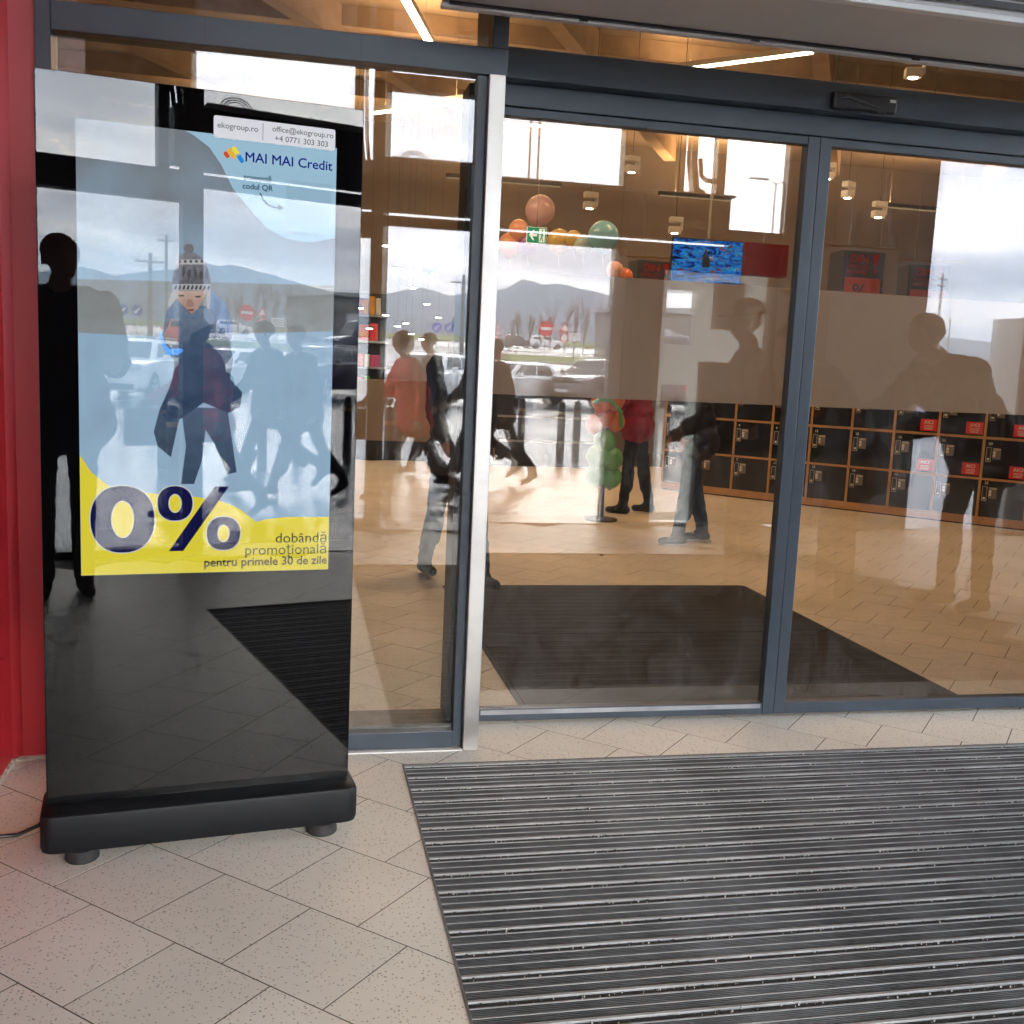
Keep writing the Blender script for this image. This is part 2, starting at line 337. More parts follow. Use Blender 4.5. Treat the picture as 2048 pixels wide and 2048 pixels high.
def tile_poly(mb, poly, top=0.0):
    if len(poly) < 3: return
    c = Vector((sum(p[0] for p in poly)/len(poly), sum(p[1] for p in poly)/len(poly))); n = len(poly)
    ins = [((p[0]-c.x)*(1-.0012/max(.02, (Vector(p)-c).length))+c.x, (p[1]-c.y)*(1-.0012/max(.02, (Vector(p)-c).length))+c.y) for p in poly]
    vs = [(p[0], p[1], -.012) for p in poly]+[(p[0], p[1], top) for p in poly]
    fs = [tuple(range(n, 2*n))]
    for i in range(n):
        j = (i+1) % n; fs += [(i, j, j+n, i+n)]
    mb.add(vs, fs)
h = TS/2-.0019
full = [(-h, -h), (h, -h), (h, h), (-h, h)]
fm_ = MB(); tile_poly(fm_, full); full_me = fm_.mesh('tile', M['tile'])
def project(P):
    q = Vector(P)-Vector((0, 0, EYE)); z = q.dot(fw)
    return (1024+2080*q.dot(r2)/z, 1024-2080*q.dot(u2)/z, z) if z > .1 else None
cand = []
for i in range(-45, 60):
    for j in range(-45, 60):
        c = T0+TU*((i+.5+(.5 if j % 2 else 0))*TS)+TV*((j+.5)*TS)
        if c.x < -1.7 or c.x > 9 or c.y < -1.25 or c.y > 15: continue
        wp = [tuple(c+TU*p[0]+TV*p[1]) for p in full]
        inside = all(MX0 < p[0] < MX1 and MY0 < p[1] < MY1 for p in wp)
        if inside: continue
        px = project((c.x, c.y, 0)); seen = px is not None and -90 < px[0] < 2140 and px[1] < 2160
        cand.append((0 if seen else 1, c.length, c, wp))
cand.sort(key=lambda t: t[:2])
rest = MB()
for k, (s_, d_, c, wp) in enumerate(cand):
    touch = any(MX0-.02 < p[0] < MX1+.02 and MY0-.02 < p[1] < MY1+.02 for p in wp) or (MX0 < c.x < MX1 and MY0 < c.y < MY1) or (abs(c.x-MX0) < .23 and abs(c.y-MY1) < .23)
    if touch:
        pcs = [clip(wp, 0, MX0-.004, True)]
        r_ = clip(wp, 0, MX0-.004, False)
        pcs.append(clip(r_, 1, MY1+.004, False) if len(r_) > 2 else [])
        r2_ = clip(r_, 1, MY1+.004, True) if len(r_) > 2 else []
        if len(r2_) > 2:
            r3_ = clip(r2_, 1, MY0, True); pcs.append(r3_ if len(r3_) > 2 else [])
        pcs = [p for p in pcs if len(p) > 2]
        if not pcs: continue
        mb = rest if k >= 290 else MB()
        for p in pcs: tile_poly(mb, p)
        if k < 290: mb.build('tile', M['tile'], floor)
    elif k < 290:
        place('tile', full_me, floor, (c.x, c.y, random.uniform(-.0004, .0004)), (random.uniform(-.0006, .0006), random.uniform(-.0006, .0006), TA))
    else: tile_poly(rest, wp)
rest.build('tile_field', M['tile'], floor, kind='stuff')

# ================================================================== ENTRANCE MAT
em = thing('entrance_mat', 'large recessed entrance mat of aluminium rails and ribbed rubber in front of the doors', 'mat', (MX0, MY1, 0))
mw = 3.59; ml = 3.345
MB().box(0, mw, -ml, 0, -.02, -.0175).build('recess_tray', M['brush'], em, loc=(0, 0, 0))
fr = MB(); fr.box(-.004, .003, -ml, 0, -.018, .002).box(.003, mw, -.006, .001, -.018, .0015); fr.build('frame', M['alu_dull'], em)
PITCH = .0995
rail_me = MB().box(0, mw-.006, -.005, .005, -.017, .0022, bev=.0016).mesh('rail', M['alu'])
thin_me = MB().box(0, mw-.006, -.0017, .0017, -.017, .0004).mesh('thin_rail', M['thin'])
def rub(wd):
    mb = MB(); k = max(3, int(wd/.0058)); st = wd/k
    mb.box(0, mw-.006, -wd/2, wd/2, -.017, -.0035)
    for q in range(k):
        y = -wd/2+st*(q+.5); mb.box(0, mw-.006, y-st*.3, y+st*.3, -.0036, -.0012)
    return mb.mesh('rubber_strip', M['rubber'])
def brush():
    mb = MB(); mb.box(0, mw-.006, -.0085, .0085, -.017, -.0028)
    rnd = random.Random(3)
    for q in range(420):
        x = rnd.uniform(.01, mw-.02); y = rnd.uniform(-.007, .007); l = rnd.uniform(.002, .006)
        mb.box(x, x+l, y-.0012, y+.0012, -.0035, rnd.uniform(-.0022, .0004))
    return mb.mesh('brush_strip', M['brush'])
rub_me = rub(.032); brush_me = brush()
for k in range(33):
    y = -.018-k*PITCH
    jy = random.uniform(-.002, .002)
    place('rail', rail_me, em, (.003, y+jy, 0))
    place('brush_strip', brush_me, em, (.003, y-.0145, 0))
    place('thin_rail', thin_me, em, (.003, y-.0255, 0))
    place('rubber_strip', rub_me, em, (.003, y-.044, 0))
    place('thin_rail', thin_me, em, (.003, y-.0615, 0))
    place('rubber_strip', rub_me, em, (.003, y-.079, 0))
# crumbs caught in the mat
gr = MB(); rnd = random.Random(11)
for q in range(1300):
    x = rnd.uniform(.02, 2.9); k = rnd.randrange(0, 18); y = -.018-k*PITCH-.0145+rnd.gauss(0, .004); s_ = rnd.choice((.0007, .0009, .0012, .0022))
    gr.box(x, x+s_*rnd.uniform(.8, 2), y, y+s_, -.004, -.004+s_*1.6+.003)
gr.build('grit', mat('grit', (.42, .4, .36), .8, var=.5, vscale=40), em, kind='stuff')

# ================================================================== INNER MATS, CORD
for k, (y0, y1, lb) in enumerate(((5.305, 6.53, 'dark grey carpet mat farther inside the doors'), (4.09, 5.295, 'dark grey carpet mat just inside the sliding doors'))):
    mb = MB().box(.98, 3.03, y0, y1, .0005, .009, bev=.003)
    t = thing('door_mat', lb, 'mat', (0, 0, 0), group='carpet mats inside the doors')
    mb.build('carpet', M['mat_dark'], t)
    MB().box(.955, 3.055, y0-.0015, y1+.0015, .0003, .0045, bev=.001).build('rubber_edge', M['rubber_black'], t)
cord = MB().tube([(-.59, 3.06, .2), (-.66, 3.09, .1), (-.72, 3.13, .02), (-.77, 3.1, .008), (-.84, 3.09, .008), (-.9, 3.06, .008), (-1.05, 2.98, .008), (-1.25, 2.96, .008)], .006, 8).build('power_cord', M['plastic_black'], smooth=True)
tag(cord, 'black power cord running from behind the display stand to the red wall', 'cable')

# ================================================================== WALLS OF THE VESTIBULE
rw = thing('red_wall', 'bright red painted wall at the left edge beside the display stand', 'wall', (0, 0, 0))
MB().box(-1.25, -.928, 2.3, 3.69, .012, 4.3).build('side_panel', M['red'], rw)
MB().prism([(-.928, 3.69), (-.9, 3.712), (-.815, 3.728), (-.815, 3.95), (-1.25, 3.95), (-1.25, 3.6905), (-.93, 3.6905)], 'z', .012, 4.3).build('corner_return', M['red'], rw)
sk = MB(); pts = [(-.928, 2.3), (-.928, 3.69), (-.9, 3.712), (-.815, 3.728)]
rnd = random.Random(2); 
for (a, b) in zip(pts[:-1], pts[1:]):
    a, b = Vector(a), Vector(b); nseg = max(2, int((b-a).length/.02))
    for q in range(nseg):
        p0, p1 = a.lerp(b, q/nseg), a.lerp(b, (q+1)/nseg); sk.tube([(p0.x+.002, p0.y-.002, .006), (p1.x+.002, p1.y-.002, .006)], rnd.uniform(.006, .012), 6)
sk.build('sealant_bead', mat('sealant', (.5, .42, .33), .8, var=.3, vscale=30), rw)
gw = MB().box(-1.95, -1.75, -1.6, 3.95, 0, 4.3).build('vestibule_wall', M['wall_grey']); tag(gw, 'plain grey side wall of the vestibule behind the red wall', 'wall')
vc = struct(MB().box(-1.95, 9, -1.62, 3.9, 4.3, 4.5).build('vestibule_ceiling', M['ceil_v']))
fw_ = MB().box(3.36, 9, 3.93, 4.03, 0, 4.3).build('front_wall', M['wall_grey']); tag(fw_, 'grey wall right of the sliding doors, outside the frame', 'wall')

# ================================================================== INNER FACADE
fa = thing('entrance_facade', 'anthracite aluminium framework above and beside the sliding doors', 'facade', (0, 0, 0))
an = M['anthracite']
MB().box(.70, 3.36, 3.862, 4.02, 2.458, 2.566, bev=.004).build('header_cover', an, fa)
MB().box(.70, 3.36, 3.93, 4.02, 2.378, 2.457, bev=.003).build('header_rail', an, fa)
MB().box(-.766, .70, 3.68, 3.78, 2.412, 2.5, bev=.002).build('transom', an, fa)
for xx in (-.3, .2): MB().box(xx, xx+.0015, 3.6785, 3.6795, 2.412, 2.5).build('joint_line', M['black_gloss'], fa)
MB().box(-.815, -.767, 3.68, 3.78, 0, 4.3, bev=.002).build('frame_post', an, fa)
MB().box(.645, .70, 3.681, 4.02, 2.502, 4.3, bev=.002).build('frame_post', an, fa)
MB().box(.701, .735, 3.925, 4.02, 2.567, 4.3, bev=.002).build('frame_post', an, fa)
def pane(name, x0, x1, z0, z1, y, th, m, parent, rz=0.0, label=None):
    mb = MB(); cx = (x0+x1)/2; hw = (x1-x0)/2
    vs = [(x, yy, z) for z in (z0, z1) for yy in (0, th) for x in (-hw, hw)]
    mb.add(vs, [(0, 1, 5, 4)], 0); mb.add(vs, [(0, 2, 3, 1), (4, 5, 7, 6), (0, 4, 6, 2), (1, 3, 7, 5)], 1)
    return mb.build(name, [m, M['clear']], parent, loc=(cx, y, 0), rot=(0, 0, rz), label=label)
pane('upper_pane', .737, 3.36, 2.568, 4.3, 3.96, .008, M['glass_side'], fa)
pane('upper_pane', -.765, .644, 2.501, 4.3, 3.725, .008, M['glass_side'], fa)
post = MB().box(.635, .692, 3.662, 3.722, .001, 2.411, bev=.003).build('steel_post', M['steel']); tag(post, 'bright brushed steel post left of the sliding doors', 'post')
sw = thing('side_window', 'fixed glass side pane between the display stand and the steel post', 'window', (0, 0, 0))
MB().box(-.766, .60, 3.69, 3.78, .006, .07, bev=.003).build('bottom_rail', an, sw)
MB().box(-.766, .60, 3.735, 3.90, .0705, .085).build('sill_ledge', M['alu_dull'], sw)
MB().box(.60, .634, 3.695, 3.78, .006, 2.411, bev=.002).build('side_stile', an, sw)
MB().box(.583, .5995, 3.76, 3.92, .086, 2.4).build('glazing_bead', M['dark_frame'], sw)
pane('glass_pane', -.765, .5995, .07, 2.411, 3.72, .006, M['glass_side'], sw)
pane('inner_glass_pane', -.765, .582, .086, 2.4, 3.742, .006, M['glass2'], sw, R(.22))
MB().box(-.766, .634, 3.665, 3.689, .0005, .005).build('silicone_joint', M['white'], sw)

def leaf(x0, x1, lb, lw_, rw_):
    d = thing('sliding_door', lb, 'door', (0, 0, 0), group='pair of automatic sliding doors')
    MB().box(x0, x0+lw_, 3.94, 3.995, .012, 2.377, bev=.003).build('stile', an, d)
    MB().box(x1-rw_, x1, 3.94, 3.995, .012, 2.377, bev=.003).build('stile', an, d)
    MB().box(x0+lw_, x1-rw_, 3.942, 3.993, .012, .062, bev=.003).build('bottom_rail', an, d)
    MB().box(x0+lw_, x1-rw_, 3.943, 3.992, 2.345, 2.376, bev=.002).build('top_rail', an, d)
    a, b = x0+lw_+.0005, x1-rw_-.0005
    pane('glass_pane', a, b, .0625, 2.3445, GY, .005, M['glass'], d)
    pane('inner_glass_pane', a+.002, b-.002, .063, 2.344, 3.979, .004, M['glass2'], d, R(-.26))
    MB().box(a, b, 3.9905, 3.9912, 1.318, 1.792).build('frosted_film', M['film'], d)
    return d
d1 = leaf(.708, 2.0155, 'left sliding glass door, next to the steel post, with a frosted band', .03, .05)
d2 = leaf(2.018, 3.35, 'right sliding glass door, cut by the right edge of the picture', .05, .05)
MB().box(.75, 1.955, 3.9395, 3.9418, .04, .058).build('worn_metal_strip', M['alu'], d1)
MB().box(2.0155, 2.018, 3.945, 3.99, .012, 2.377).build('rubber_seal', M['rubber_black'], d1)
# motion sensor on the header
sn = thing('door_sensor', 'black motion sensor box on the header above the door gap', 'sensor', (2.0, 3.86, 2.46))
MB().box(0, .27, -.032, .0, .004, .066, bev=.008).build('housing', M['plastic_black'], sn)
MB().tube([(.015, -.032, .042), (.06, -.036, .047), (.12, -.036, .03), (.2, -.032, .014)], [.005, .008, .007, .003], 8).build('trim_curve', mat('sensor_grey', (.04, .04, .043), .4), sn, smooth=True)
MB().box(.236, .26, -.0345, -.0325, .042, .052).build('maker_plate', M['white_print'], sn)
MB().box(.18, .215, -.046, -.02, -.004, .001).build('lens', M['black_gloss'], sn)

# ================================================================== AIR CURTAIN over the doors
ac = thing('air_curtain', 'long light grey air curtain unit hanging above the doors', 'air curtain', (.455, 3.11, 2.585))
MB().box(0, 3.9, 0, .49, .012, .36, bev=.006).build('housing', M['air_box'], ac)
MB().box(-.004, 3.9, .462, .496, -.004, .0115, bev=.003).build('rear_lip', M['air_lip'], ac)
MB().box(.02, 3.9, .445, .4605, .003, .0115).build('outlet_slot', M['black_gloss'], ac)
MB().box(-.004, 3.9, -.014, .022, -.006, .0115, bev=.003).build('front_lip', M['air_lip'], ac)
for k in range(5):
    MB().box(.46+k*.62, .49+k*.62, .452, .4615, -.002, .0025).build('clip', M['black_gloss'], ac)
mb = MB()
for k in range(9): mb.box(.1, 3.9, -.016-.0005, -.0145, .03+k*.033, .05+k*.033)
mb.build('intake_grille', M['dark_frame'], ac)

# ================================================================== DISPLAY STAND (kiosk)
KY = R(8.6); KB = (-.565, 2.983)
kd = thing('display_stand', 'tall black freestanding digital advertising stand with a lit portrait screen', 'display stand', (KB[0], KB[1], 0), KY)
# local: x along the front, y into depth, front glass plane y=0
body = MB()
def rrect(x0, x1, z0, z1, r, n=5):
    P = []
    for cx, cz, a0 in ((x1-r, z1-r, 0), (x0+r, z1-r, 90), (x0+r, z0+r, 180), (x1-r, z0+r, 270)):
        for k in range(n+1):
            a = R(a0+90*k/n); P.append((cx+r*math.cos(a), cz+r*math.sin(a)))
    return P
body.prism(rrect(-.097, .755, .1495, 2.127, .007), 'y', .0055, .062); body.build('housing', M['kiosk_body'], kd, smooth=30)
MB().prism(rrect(-.0955, .7535, .1515, 2.1255, .006), 'y', .0035, .0054).build('bezel_panel', M['black_panel'], kd)
gp = MB(); fr_ = rrect(-.0935, .7515, .1512, 2.1235, .006); n_ = len(fr_)
gp.add([(p[0], -.003, p[1]) for p in fr_]+[(p[0], -.0008, p[1]) for p in fr_], [tuple(range(n_))], 0)
gp.add([(p[0], -.003, p[1]) for p in fr_]+[(p[0], -.0008, p[1]) for p in fr_], [(i, (i+1) % n_, (i+1) % n_+n_, i+n_) for i in range(n_)], 1)
gpo = gp.build('cover_glass', [M['glass_kiosk'], M['clear']], kd)
mb = MB(); mb.prism(rrect(-.0975, .7555, .151, 2.1275, .008), 'y', .010, .0135); mb.build('edge_trim', M['alu_dull'], kd, smooth=30)
def rplan(g, r):
    P = []
    for cx, cy_, a0 in ((.772-g-r, .14-g-r, 0), (-.112+g+r, .14-g-r, 90), (-.112+g+r, -.08+g+r, 180), (.772-g-r, -.08+g+r, 270)):
        for k in range(7):
            a = R(a0+15*k); P.append((cx+r*math.cos(a), cy_+r*math.sin(a)))
    return P
bs = MB(); LV = [(.014, .034), (.003, .04), (0, .052), (0, .135), (.003, .144), (.012, .149)]
for g, z in LV: bs.v += [(p[0], p[1], z) for p in rplan(g, .035)]
nb_ = 28
for i_ in range(len(LV)-1):
    for q in range(nb_): bs.f.append((i_*nb_+q, i_*nb_+(q+1) % nb_, (i_+1)*nb_+(q+1) % nb_, (i_+1)*nb_+q)); bs.m.append(0)
bs.f += [tuple(range(nb_))[::-1], tuple(range((len(LV)-1)*nb_, len(LV)*nb_))]; bs.m += [0, 0]
bs.build('base', M['kiosk_body'], kd, smooth=30)
for k, (x, y) in enumerate(((-.005, -.035), (.67, -.035), (-.005, .1), (.67, .1))):
    MB().lathe([(.043, .0005), (.046, .004), (.046, .016), (.043, .02), (.043, .036)], 24, (x, y, 0)).build('foot', M['rubber_black'], kd, smooth=True)
# screen layers (flat picture shown by the screen), from back to front
E_ = lambda n_, c, s=1.0: emit_mat('screen_'+n_, c, s)
SS = .02
def grad_emit(name, ca, cb_, z0, z1, scale=6, amt=.25):
    m = bpy.data.materials.new('screen_'+name); m.use_nodes = True; t = m.node_tree; t.nodes.clear(); lk = t.links.new
    o = t.nodes.new('ShaderNodeOutputMaterial'); e = t.nodes.new('ShaderNodeEmission'); e.inputs[1].default_value = SS; lk(e.outputs[0], o.inputs[0])
    c = t.nodes.new('ShaderNodeTexCoord'); sp = t.nodes.new('ShaderNodeSeparateXYZ'); lk(c.outputs['Object'], sp.inputs[0])
    mr = t.nodes.new('ShaderNodeMapRange'); mr.inputs['From Min'].default_value = z0; mr.inputs['From Max'].default_value = z1; lk(sp.outputs[2], mr.inputs['Value'])
    n = t.nodes.new('ShaderNodeTexNoise'); n.inputs['Scale'].default_value = scale; n.inputs['Detail'].default_value = 5; lk(c.outputs['Object'], n.inputs['Vector'])
    a = t.nodes.new('ShaderNodeMath'); a.operation = 'SUBTRACT'; a.inputs[1].default_value = .5; lk(n.outputs['Fac'], a.inputs[0])
    b = t.nodes.new('ShaderNodeMath'); b.operation = 'MULTIPLY_ADD'; b.inputs[1].default_value = amt*4; lk(a.outputs[0], b.inputs[0]); lk(mr.outputs[0], b.inputs[2])
    mx_ = t.nodes.new('ShaderNodeMix'); mx_.data_type = 'RGBA'; mx_.clamp_factor = True; lk(b.outputs[0], mx_.inputs[0]); mx_.inputs[6].default_value = g4(ca); mx_.inputs[7].default_value = g4(cb_)
    lk(mx_.outputs[2], e.inputs[0]); return m
screen = MB().box(0, .6804, .0028, .0034, .805, 2.0146).build('screen', grad_emit('snow', (2.2, 3.3, 4.4), (1.4, 1.6, 1.8), 1.5, 1.95, 7, .25), kd)
def layer(name, pts, m, k): return MB().prism([(p[0], p[1]+.805) for p in pts], 'y', .0026-.00022*k, .00268-.00022*k).build(name, m, screen)
def blob(cx, cz, rx, rz_, n=18, wob=.12, seed=0):
    rn = random.Random(seed); ph = [rn.uniform(0, 6) for _ in range(3)]
    return [(cx+rx*math.cos(2*math.pi*k/n)*(1+wob*math.sin(3*2*math.pi*k/n+ph[0])), cz+rz_*math.sin(2*math.pi*k/n)*(1+wob*math.sin(2*2*math.pi*k/n+ph[1]))) for k in range(n)]
layer('picture_haze', [(0.0005, .66), (.2, .66), (.42, .68), (.6799, .7), (.6799, .83), (.0005, .80)], grad_emit('slope', (2.0, 2.2, 2.3), (1.6, 1.65, 1.6), 1.45, 1.62, 14, .5), 0)
layer('blue_shade', [(.335, .8), (.38, .76), (.40, .70), (.395, .63), (.37, .60), (.33, .66)], E_('blue', (1.2, 1.8, 3.0), SS), 1)
layer('light_blue_wave', [(.29, 1.202), (.335, 1.172), (.366, 1.13), (.397, 1.071), (.444, 1.019), (.492, .971), (.546, .949), (.611, .944), (.6799, .962), (.6799, 1.209), (.27, 1.209)], E_('lightblue', (2.6, 4.1, 5.2), SS), 2)
layer('yellow_wave', [(.0005, .333), (.029, .286), (.073, .249), (.143, .233), (.219, .225), (.297, .219), (.366, .208), (.42, .185), (.452, .16), (.469, .145), (.496, .153), (.557, .159), (.6799, .158), (.6799, .0005), (.0005, .0005)], E_('yellow', (5.6, 4.8, .35), SS), 3)
# walking man in a bobble hat
navy = grad_emit('coat', (.2, .38, .75), (.55, .9, 1.5), 1.2, 1.62, 26, .3); grey_ = grad_emit('scarf', (.55, .8, 1.3), (1.2, 1.6, 2.2), 1.42, 1.58, 60, .35)
layer('coat', [(.223, .729), (.241, .751), (.333, .748), (.361, .699), (.389, .663), (.401, .607), (.393, .553), (.427, .516), (.421, .474), (.39, .457), (.322, .484), (.262, .438), (.225, .43), (.205, .46), (.23, .52), (.241, .554), (.244, .594), (.211, .654)], navy, 3)
layer('trousers', [(.262, .47), (.386, .47), (.397, .399), (.413, .289), (.387, .283), (.354, .365), (.328, .408), (.318, .321), (.297, .255), (.262, .255), (.275, .36)], grad_emit('jeans', (.3, .5, .85), (.6, .95, 1.5), 1.05, 1.28, 30, .3), 2)
layer('coat_tail', [(.205, .46), (.262, .46), (.235, .33), (.2, .36), (.19, .4)], grad_emit('coat2', (.25, .4, .65), (.5, .8, 1.2), 1.1, 1.27, 26, .3), 2)
layer('face', [(.247, .785), (.249, .767), (.267, .747), (.288, .725), (.303, .733), (.312, .752), (.321, .771), (.33, .791)], grad_emit('skin', (2.6, 1.7, 1.4), (4.0, 2.9, 2.4), 1.53, 1.6, 45, .25), 4)
layer('nose_shadow', [(.279, .765), (.29, .765), (.297, .748), (.285, .743), (.274, .748)], E_('skin2', (2.6, 1.5, 1.2), SS), 5)
layer('mouth', [(.279, .738), (.296, .74), (.294, .734), (.282, .733)], E_('mouth', (1.6, .6, .6), SS), 5)
for ex in (.262, .306): layer('eye', [(ex-.009, .775), (ex+.008, .777), (ex+.006, .772), (ex-.006, .771)], E_('eye', (.9, .7, .6), SS), 5)
layer('scarf', [(.241, .748), (.252, .764), (.285, .723), (.312, .746), (.345, .742), (.358, .709), (.321, .691), (.288, .671), (.279, .639), (.252, .656), (.244, .702)], grey_, 5)
layer('hat', [(.239, .786), (.239, .824), (.247, .855), (.258, .88), (.273, .892), (.294, .893), (.312, .881), (.327, .864), (.336, .837), (.341, .794)], grad_emit('wool', (.8, .8, .95), (1.7, 1.7, 1.85), 1.6, 1.7, 90, .45), 5)
layer('hat_band', [(.239, .803), (.339, .81), (.34, .792), (.239, .786)], grad_emit('wool_white', (2.4, 2.4, 2.5), (3.4, 3.4, 3.5), 1.59, 1.62, 120, .4), 6)
layer('hat_band', [(.249, .869), (.321, .875), (.327, .862), (.247, .856)], E_('wool_white2', (3.4, 3.4, 3.5), SS), 6)
dk = grad_emit('wool_dark', (.45, .45, .55), (.9, .9, 1.0), 1.5, 1.8, 90, .4)
for k in range(9): layer('knit_mark', [(.243+k*.0108, .79+k*.0006), (.249+k*.0108, .79+k*.0006), (.252+k*.0108, .80+k*.0006), (.247+k*.0108, .801+k*.0006)], dk, 7)
for k in range(5): layer('knit_mark', blob(.258+k*.0145, .8645+k*.0013, .0042, .0042, 8, 0), dk, 7)
for k in range(6): layer('knit_figure', blob(.252+k*.0155, .832+(k % 2)*.006, .005, .014, 9, .25, k), dk, 6)
layer('pompom', blob(.282, .901, .0135, .0125, 14, .05), E_('pom', (1.3, 1.3, 1.4), SS), 6)
layer('ear_flap', [(.239, .786), (.249, .786), (.249, .765), (.232, .742), (.226, .747)], E_('flap', (2.9, 2.8, 2.7), SS), 6)
layer('ear_flap', [(.33, .79), (.34, .792), (.337, .742), (.33, .744)], E_('flap2', (2.9, 2.8, 2.7), SS), 6)
layer('shoulder_strap', [(.204, .672), (.211, .673), (.218, .642), (.232, .628), (.261, .631), (.269, .626), (.252, .612), (.226, .612), (.211, .636)], E_('strap', (.5, 2.6, 7.5), SS), 6)
layer('bag', [(.214, .66), (.236, .71), (.25, .7), (.255, .65), (.235, .632)], E_('bag', (1.3, 1.5, 1.5), SS), 6)
# lettering of the advert
nv = E_('navy_text', (.05, .06, .42), SS); bl = E_('blue_text', (.06, .1, 1.6), SS); dgt = E_('grey_text', (.3, .42, .42), SS); wht = E_('halo', (4.6, 4.6, 4.4), SS)
YT = .0005
def stxt(body, size, m, x, z, **k): return text(body, size, m, screen, (x, k.pop('y', YT), z+.805), **k)
def ring(cx, cz, rx, rz_, tx, tz, m, k, name):
    n = 40; mb = MB(); o = [(cx+rx*math.copysign(abs(math.cos(a))**.9, math.cos(a)), cz+rz_*math.copysign(abs(math.sin(a))**.9, math.sin(a))) for a in [2*math.pi*q/n for q in range(n)]]
    i_ = [(cx+(rx-tx)*math.cos(2*math.pi*q/n), cz+(rz_-tz)*math.sin(2*math.pi*q/n)) for q in range(n)]
    y = .0022-.00022*k
    mb.add([(p[0], y, p[1]+.805) for p in o]+[(p[0], y, p[1]+.805) for p in i_], [(q, (q+1) % n, (q+1) % n+n, q+n) for q in range(n)])
    return mb.build(name, m, screen)
for (cx, cz, rx, rz_, tx, tz, nm) in ((.108, .156, .083, .0935, .053, .041, 'zero_digit'), (.246, .2, .047, .049, .029, .022, 'percent_ring'), (.378, .113, .046, .048, .029, .022, 'percent_ring')):
    ring(cx, cz, rx+.003, rz_+.003, tx+.006, tz+.006, wht, 5, nm+'_outline'); ring(cx, cz, rx, rz_, tx, tz, nv, 6, nm)
layer('percent_slash', [(.229, .064), (.268, .064), (.392, .248), (.352, .248)], nv, 7)
stxt('dobândă', .043, dgt, .676, .083, align='RIGHT')
stxt('promoțională', .043, dgt, .676, .049, align='RIGHT')
stxt('pentru primele 30 de zile', .0345, nv, .676, .018, align='RIGHT', bold=.0006)
stxt('MAI MAI Credit', .0365, bl, .668, 1.146, align='RIGHT', bold=.0004)
tl = E_('teal_text', (.25, .6, .95), SS)
stxt('scanează', .021, tl, .463, 1.098, align='CENTER', bold=.0005); stxt('codul QR', .021, tl, .463, 1.074, align='CENTER', bold=.0005)
stxt('maimaicredit.ro', .0175, E_('pale_text', (1.6, 2.2, 3.0), SS), .604, .962, align='CENTER')
layer('arrow_shaft', [(.468, 1.066), (.476, 1.047), (.489, 1.035), (.505, 1.029), (.522, 1.03), (.522, 1.034), (.506, 1.0335), (.492, 1.039), (.48, 1.05), (.472, 1.066)], tl, 6)
layer('arrow_head', [(.518, 1.022), (.536, 1.0325), (.516, 1.042), (.522, 1.0325)], tl, 6)
layer('qr_blank', [(.541, .99), (.667, 1.0), (.667, 1.108), (.541, 1.108)], E_('qr_blank', (2.3, 3.6, 4.6), SS), 4)
def bar(cx, cz, l, wd, m, k):
    a = R(125); c_, s_ = math.cos(a), math.sin(a); P = []
    for t in range(9): q = R(-90+180*t/8); P.append((l/2+wd/2*math.cos(q), wd/2*math.sin(q)))
    for t in range(9): q = R(90+180*t/8); P.append((-l/2+wd/2*math.cos(q), wd/2*math.sin(q)))
    layer('logo_bar', [(cx+p[0]*c_-p[1]*s_, cz+p[0]*s_+p[1]*c_) for p in P], m, k)
bar(.3795, 1.158, .007, .0115, E_('logo_red', (5.2, .7, .12), SS), 6); bar(.3925, 1.163, .019, .0115, E_('logo_orange', (7, 3.6, .15), SS), 6)
bar(.404, 1.170, .016, .0115, E_('logo_yellow', (7, 5.8, .2), SS), 6); bar(.4155, 1.153, .016, .0115, E_('logo_blue', (.15, 1.9, 5.2), SS), 6)
# the paper label stuck on the glass
sticker = MB().prism(rrect(.345, .674, 2.005, 2.062, .006), 'y', -.0042, -.0033).build('paper_label', mat('label_paper', (.92, .92, .92), .35), kd, label='white printed label stuck above the screen')
ink = mat('ink', (.1, .1, .1), .6)
text('ekogroup.ro', .0215, ink, sticker, (.354, -.0045, 2.031), sx=1.0, ext=.0001); text('office@ekogroup.ro', .0205, ink, sticker, (.669, -.0045, 2.038), align='RIGHT', ext=.0001); text('+4 0771 303 303', .0215, ink, sticker, (.655, -.0045, 2.013), align='RIGHT', ext=.0001)
MB().box(.4745, .4757, -.0046, -.0043, 2.011, 2.056).build('rule_line', ink, sticker)
# ================================================================== OUTER FACADE (behind the viewer, seen in the glass)
OF = -1.5
of = thing('outer_facade', 'dark outer vestibule frame of posts and beams seen mirrored in the glass', 'facade', (0, OF, 0))
dkf = M['dark_frame']
def obx(name, x0, x1, z0, z1, m=dkf, y0=-.07, y1=.07, bev=.004): return MB().box(x0, x1, y0, y1, z0, z1, bev=bev).build(name, m, of)
obx('corner_wall', -1.75, -.8, 0, 4.3, M['wall_grey'], -.1, .1)
obx('column', .605, .742, 0, 4.3)
obx('mullion', .448, .52, 2.632, 4.3)
obx('low_beam', -.799, .604, 2.43, 2.63)
obx('door_header', .743, 3.95, 2.648, 3.05, dkf, -.05, .05); obx('door_track', .743, 3.95, 2.54, 2.618, dkf, -.05, .05); obx('track_end', 3.951, 4.498, 2.54, 2.78, dkf, -.05, .05)
obx('header_cover_strip', .743, 3.95, 3.0505, 3.07, M['pale_frame'], -.165, .165)
obx('transom', .743, 4.499, 3.62, 3.74)
obx('upper_panel', 1.6, 4.499, 3.7405, 4.3)
obx('door_jamb', 2.855, 2.975, .003, 2.539, M['pale_frame'], -.06, .06)
obx('wall_panel', 2.976, 3.34, 0, 2.539, dkf)
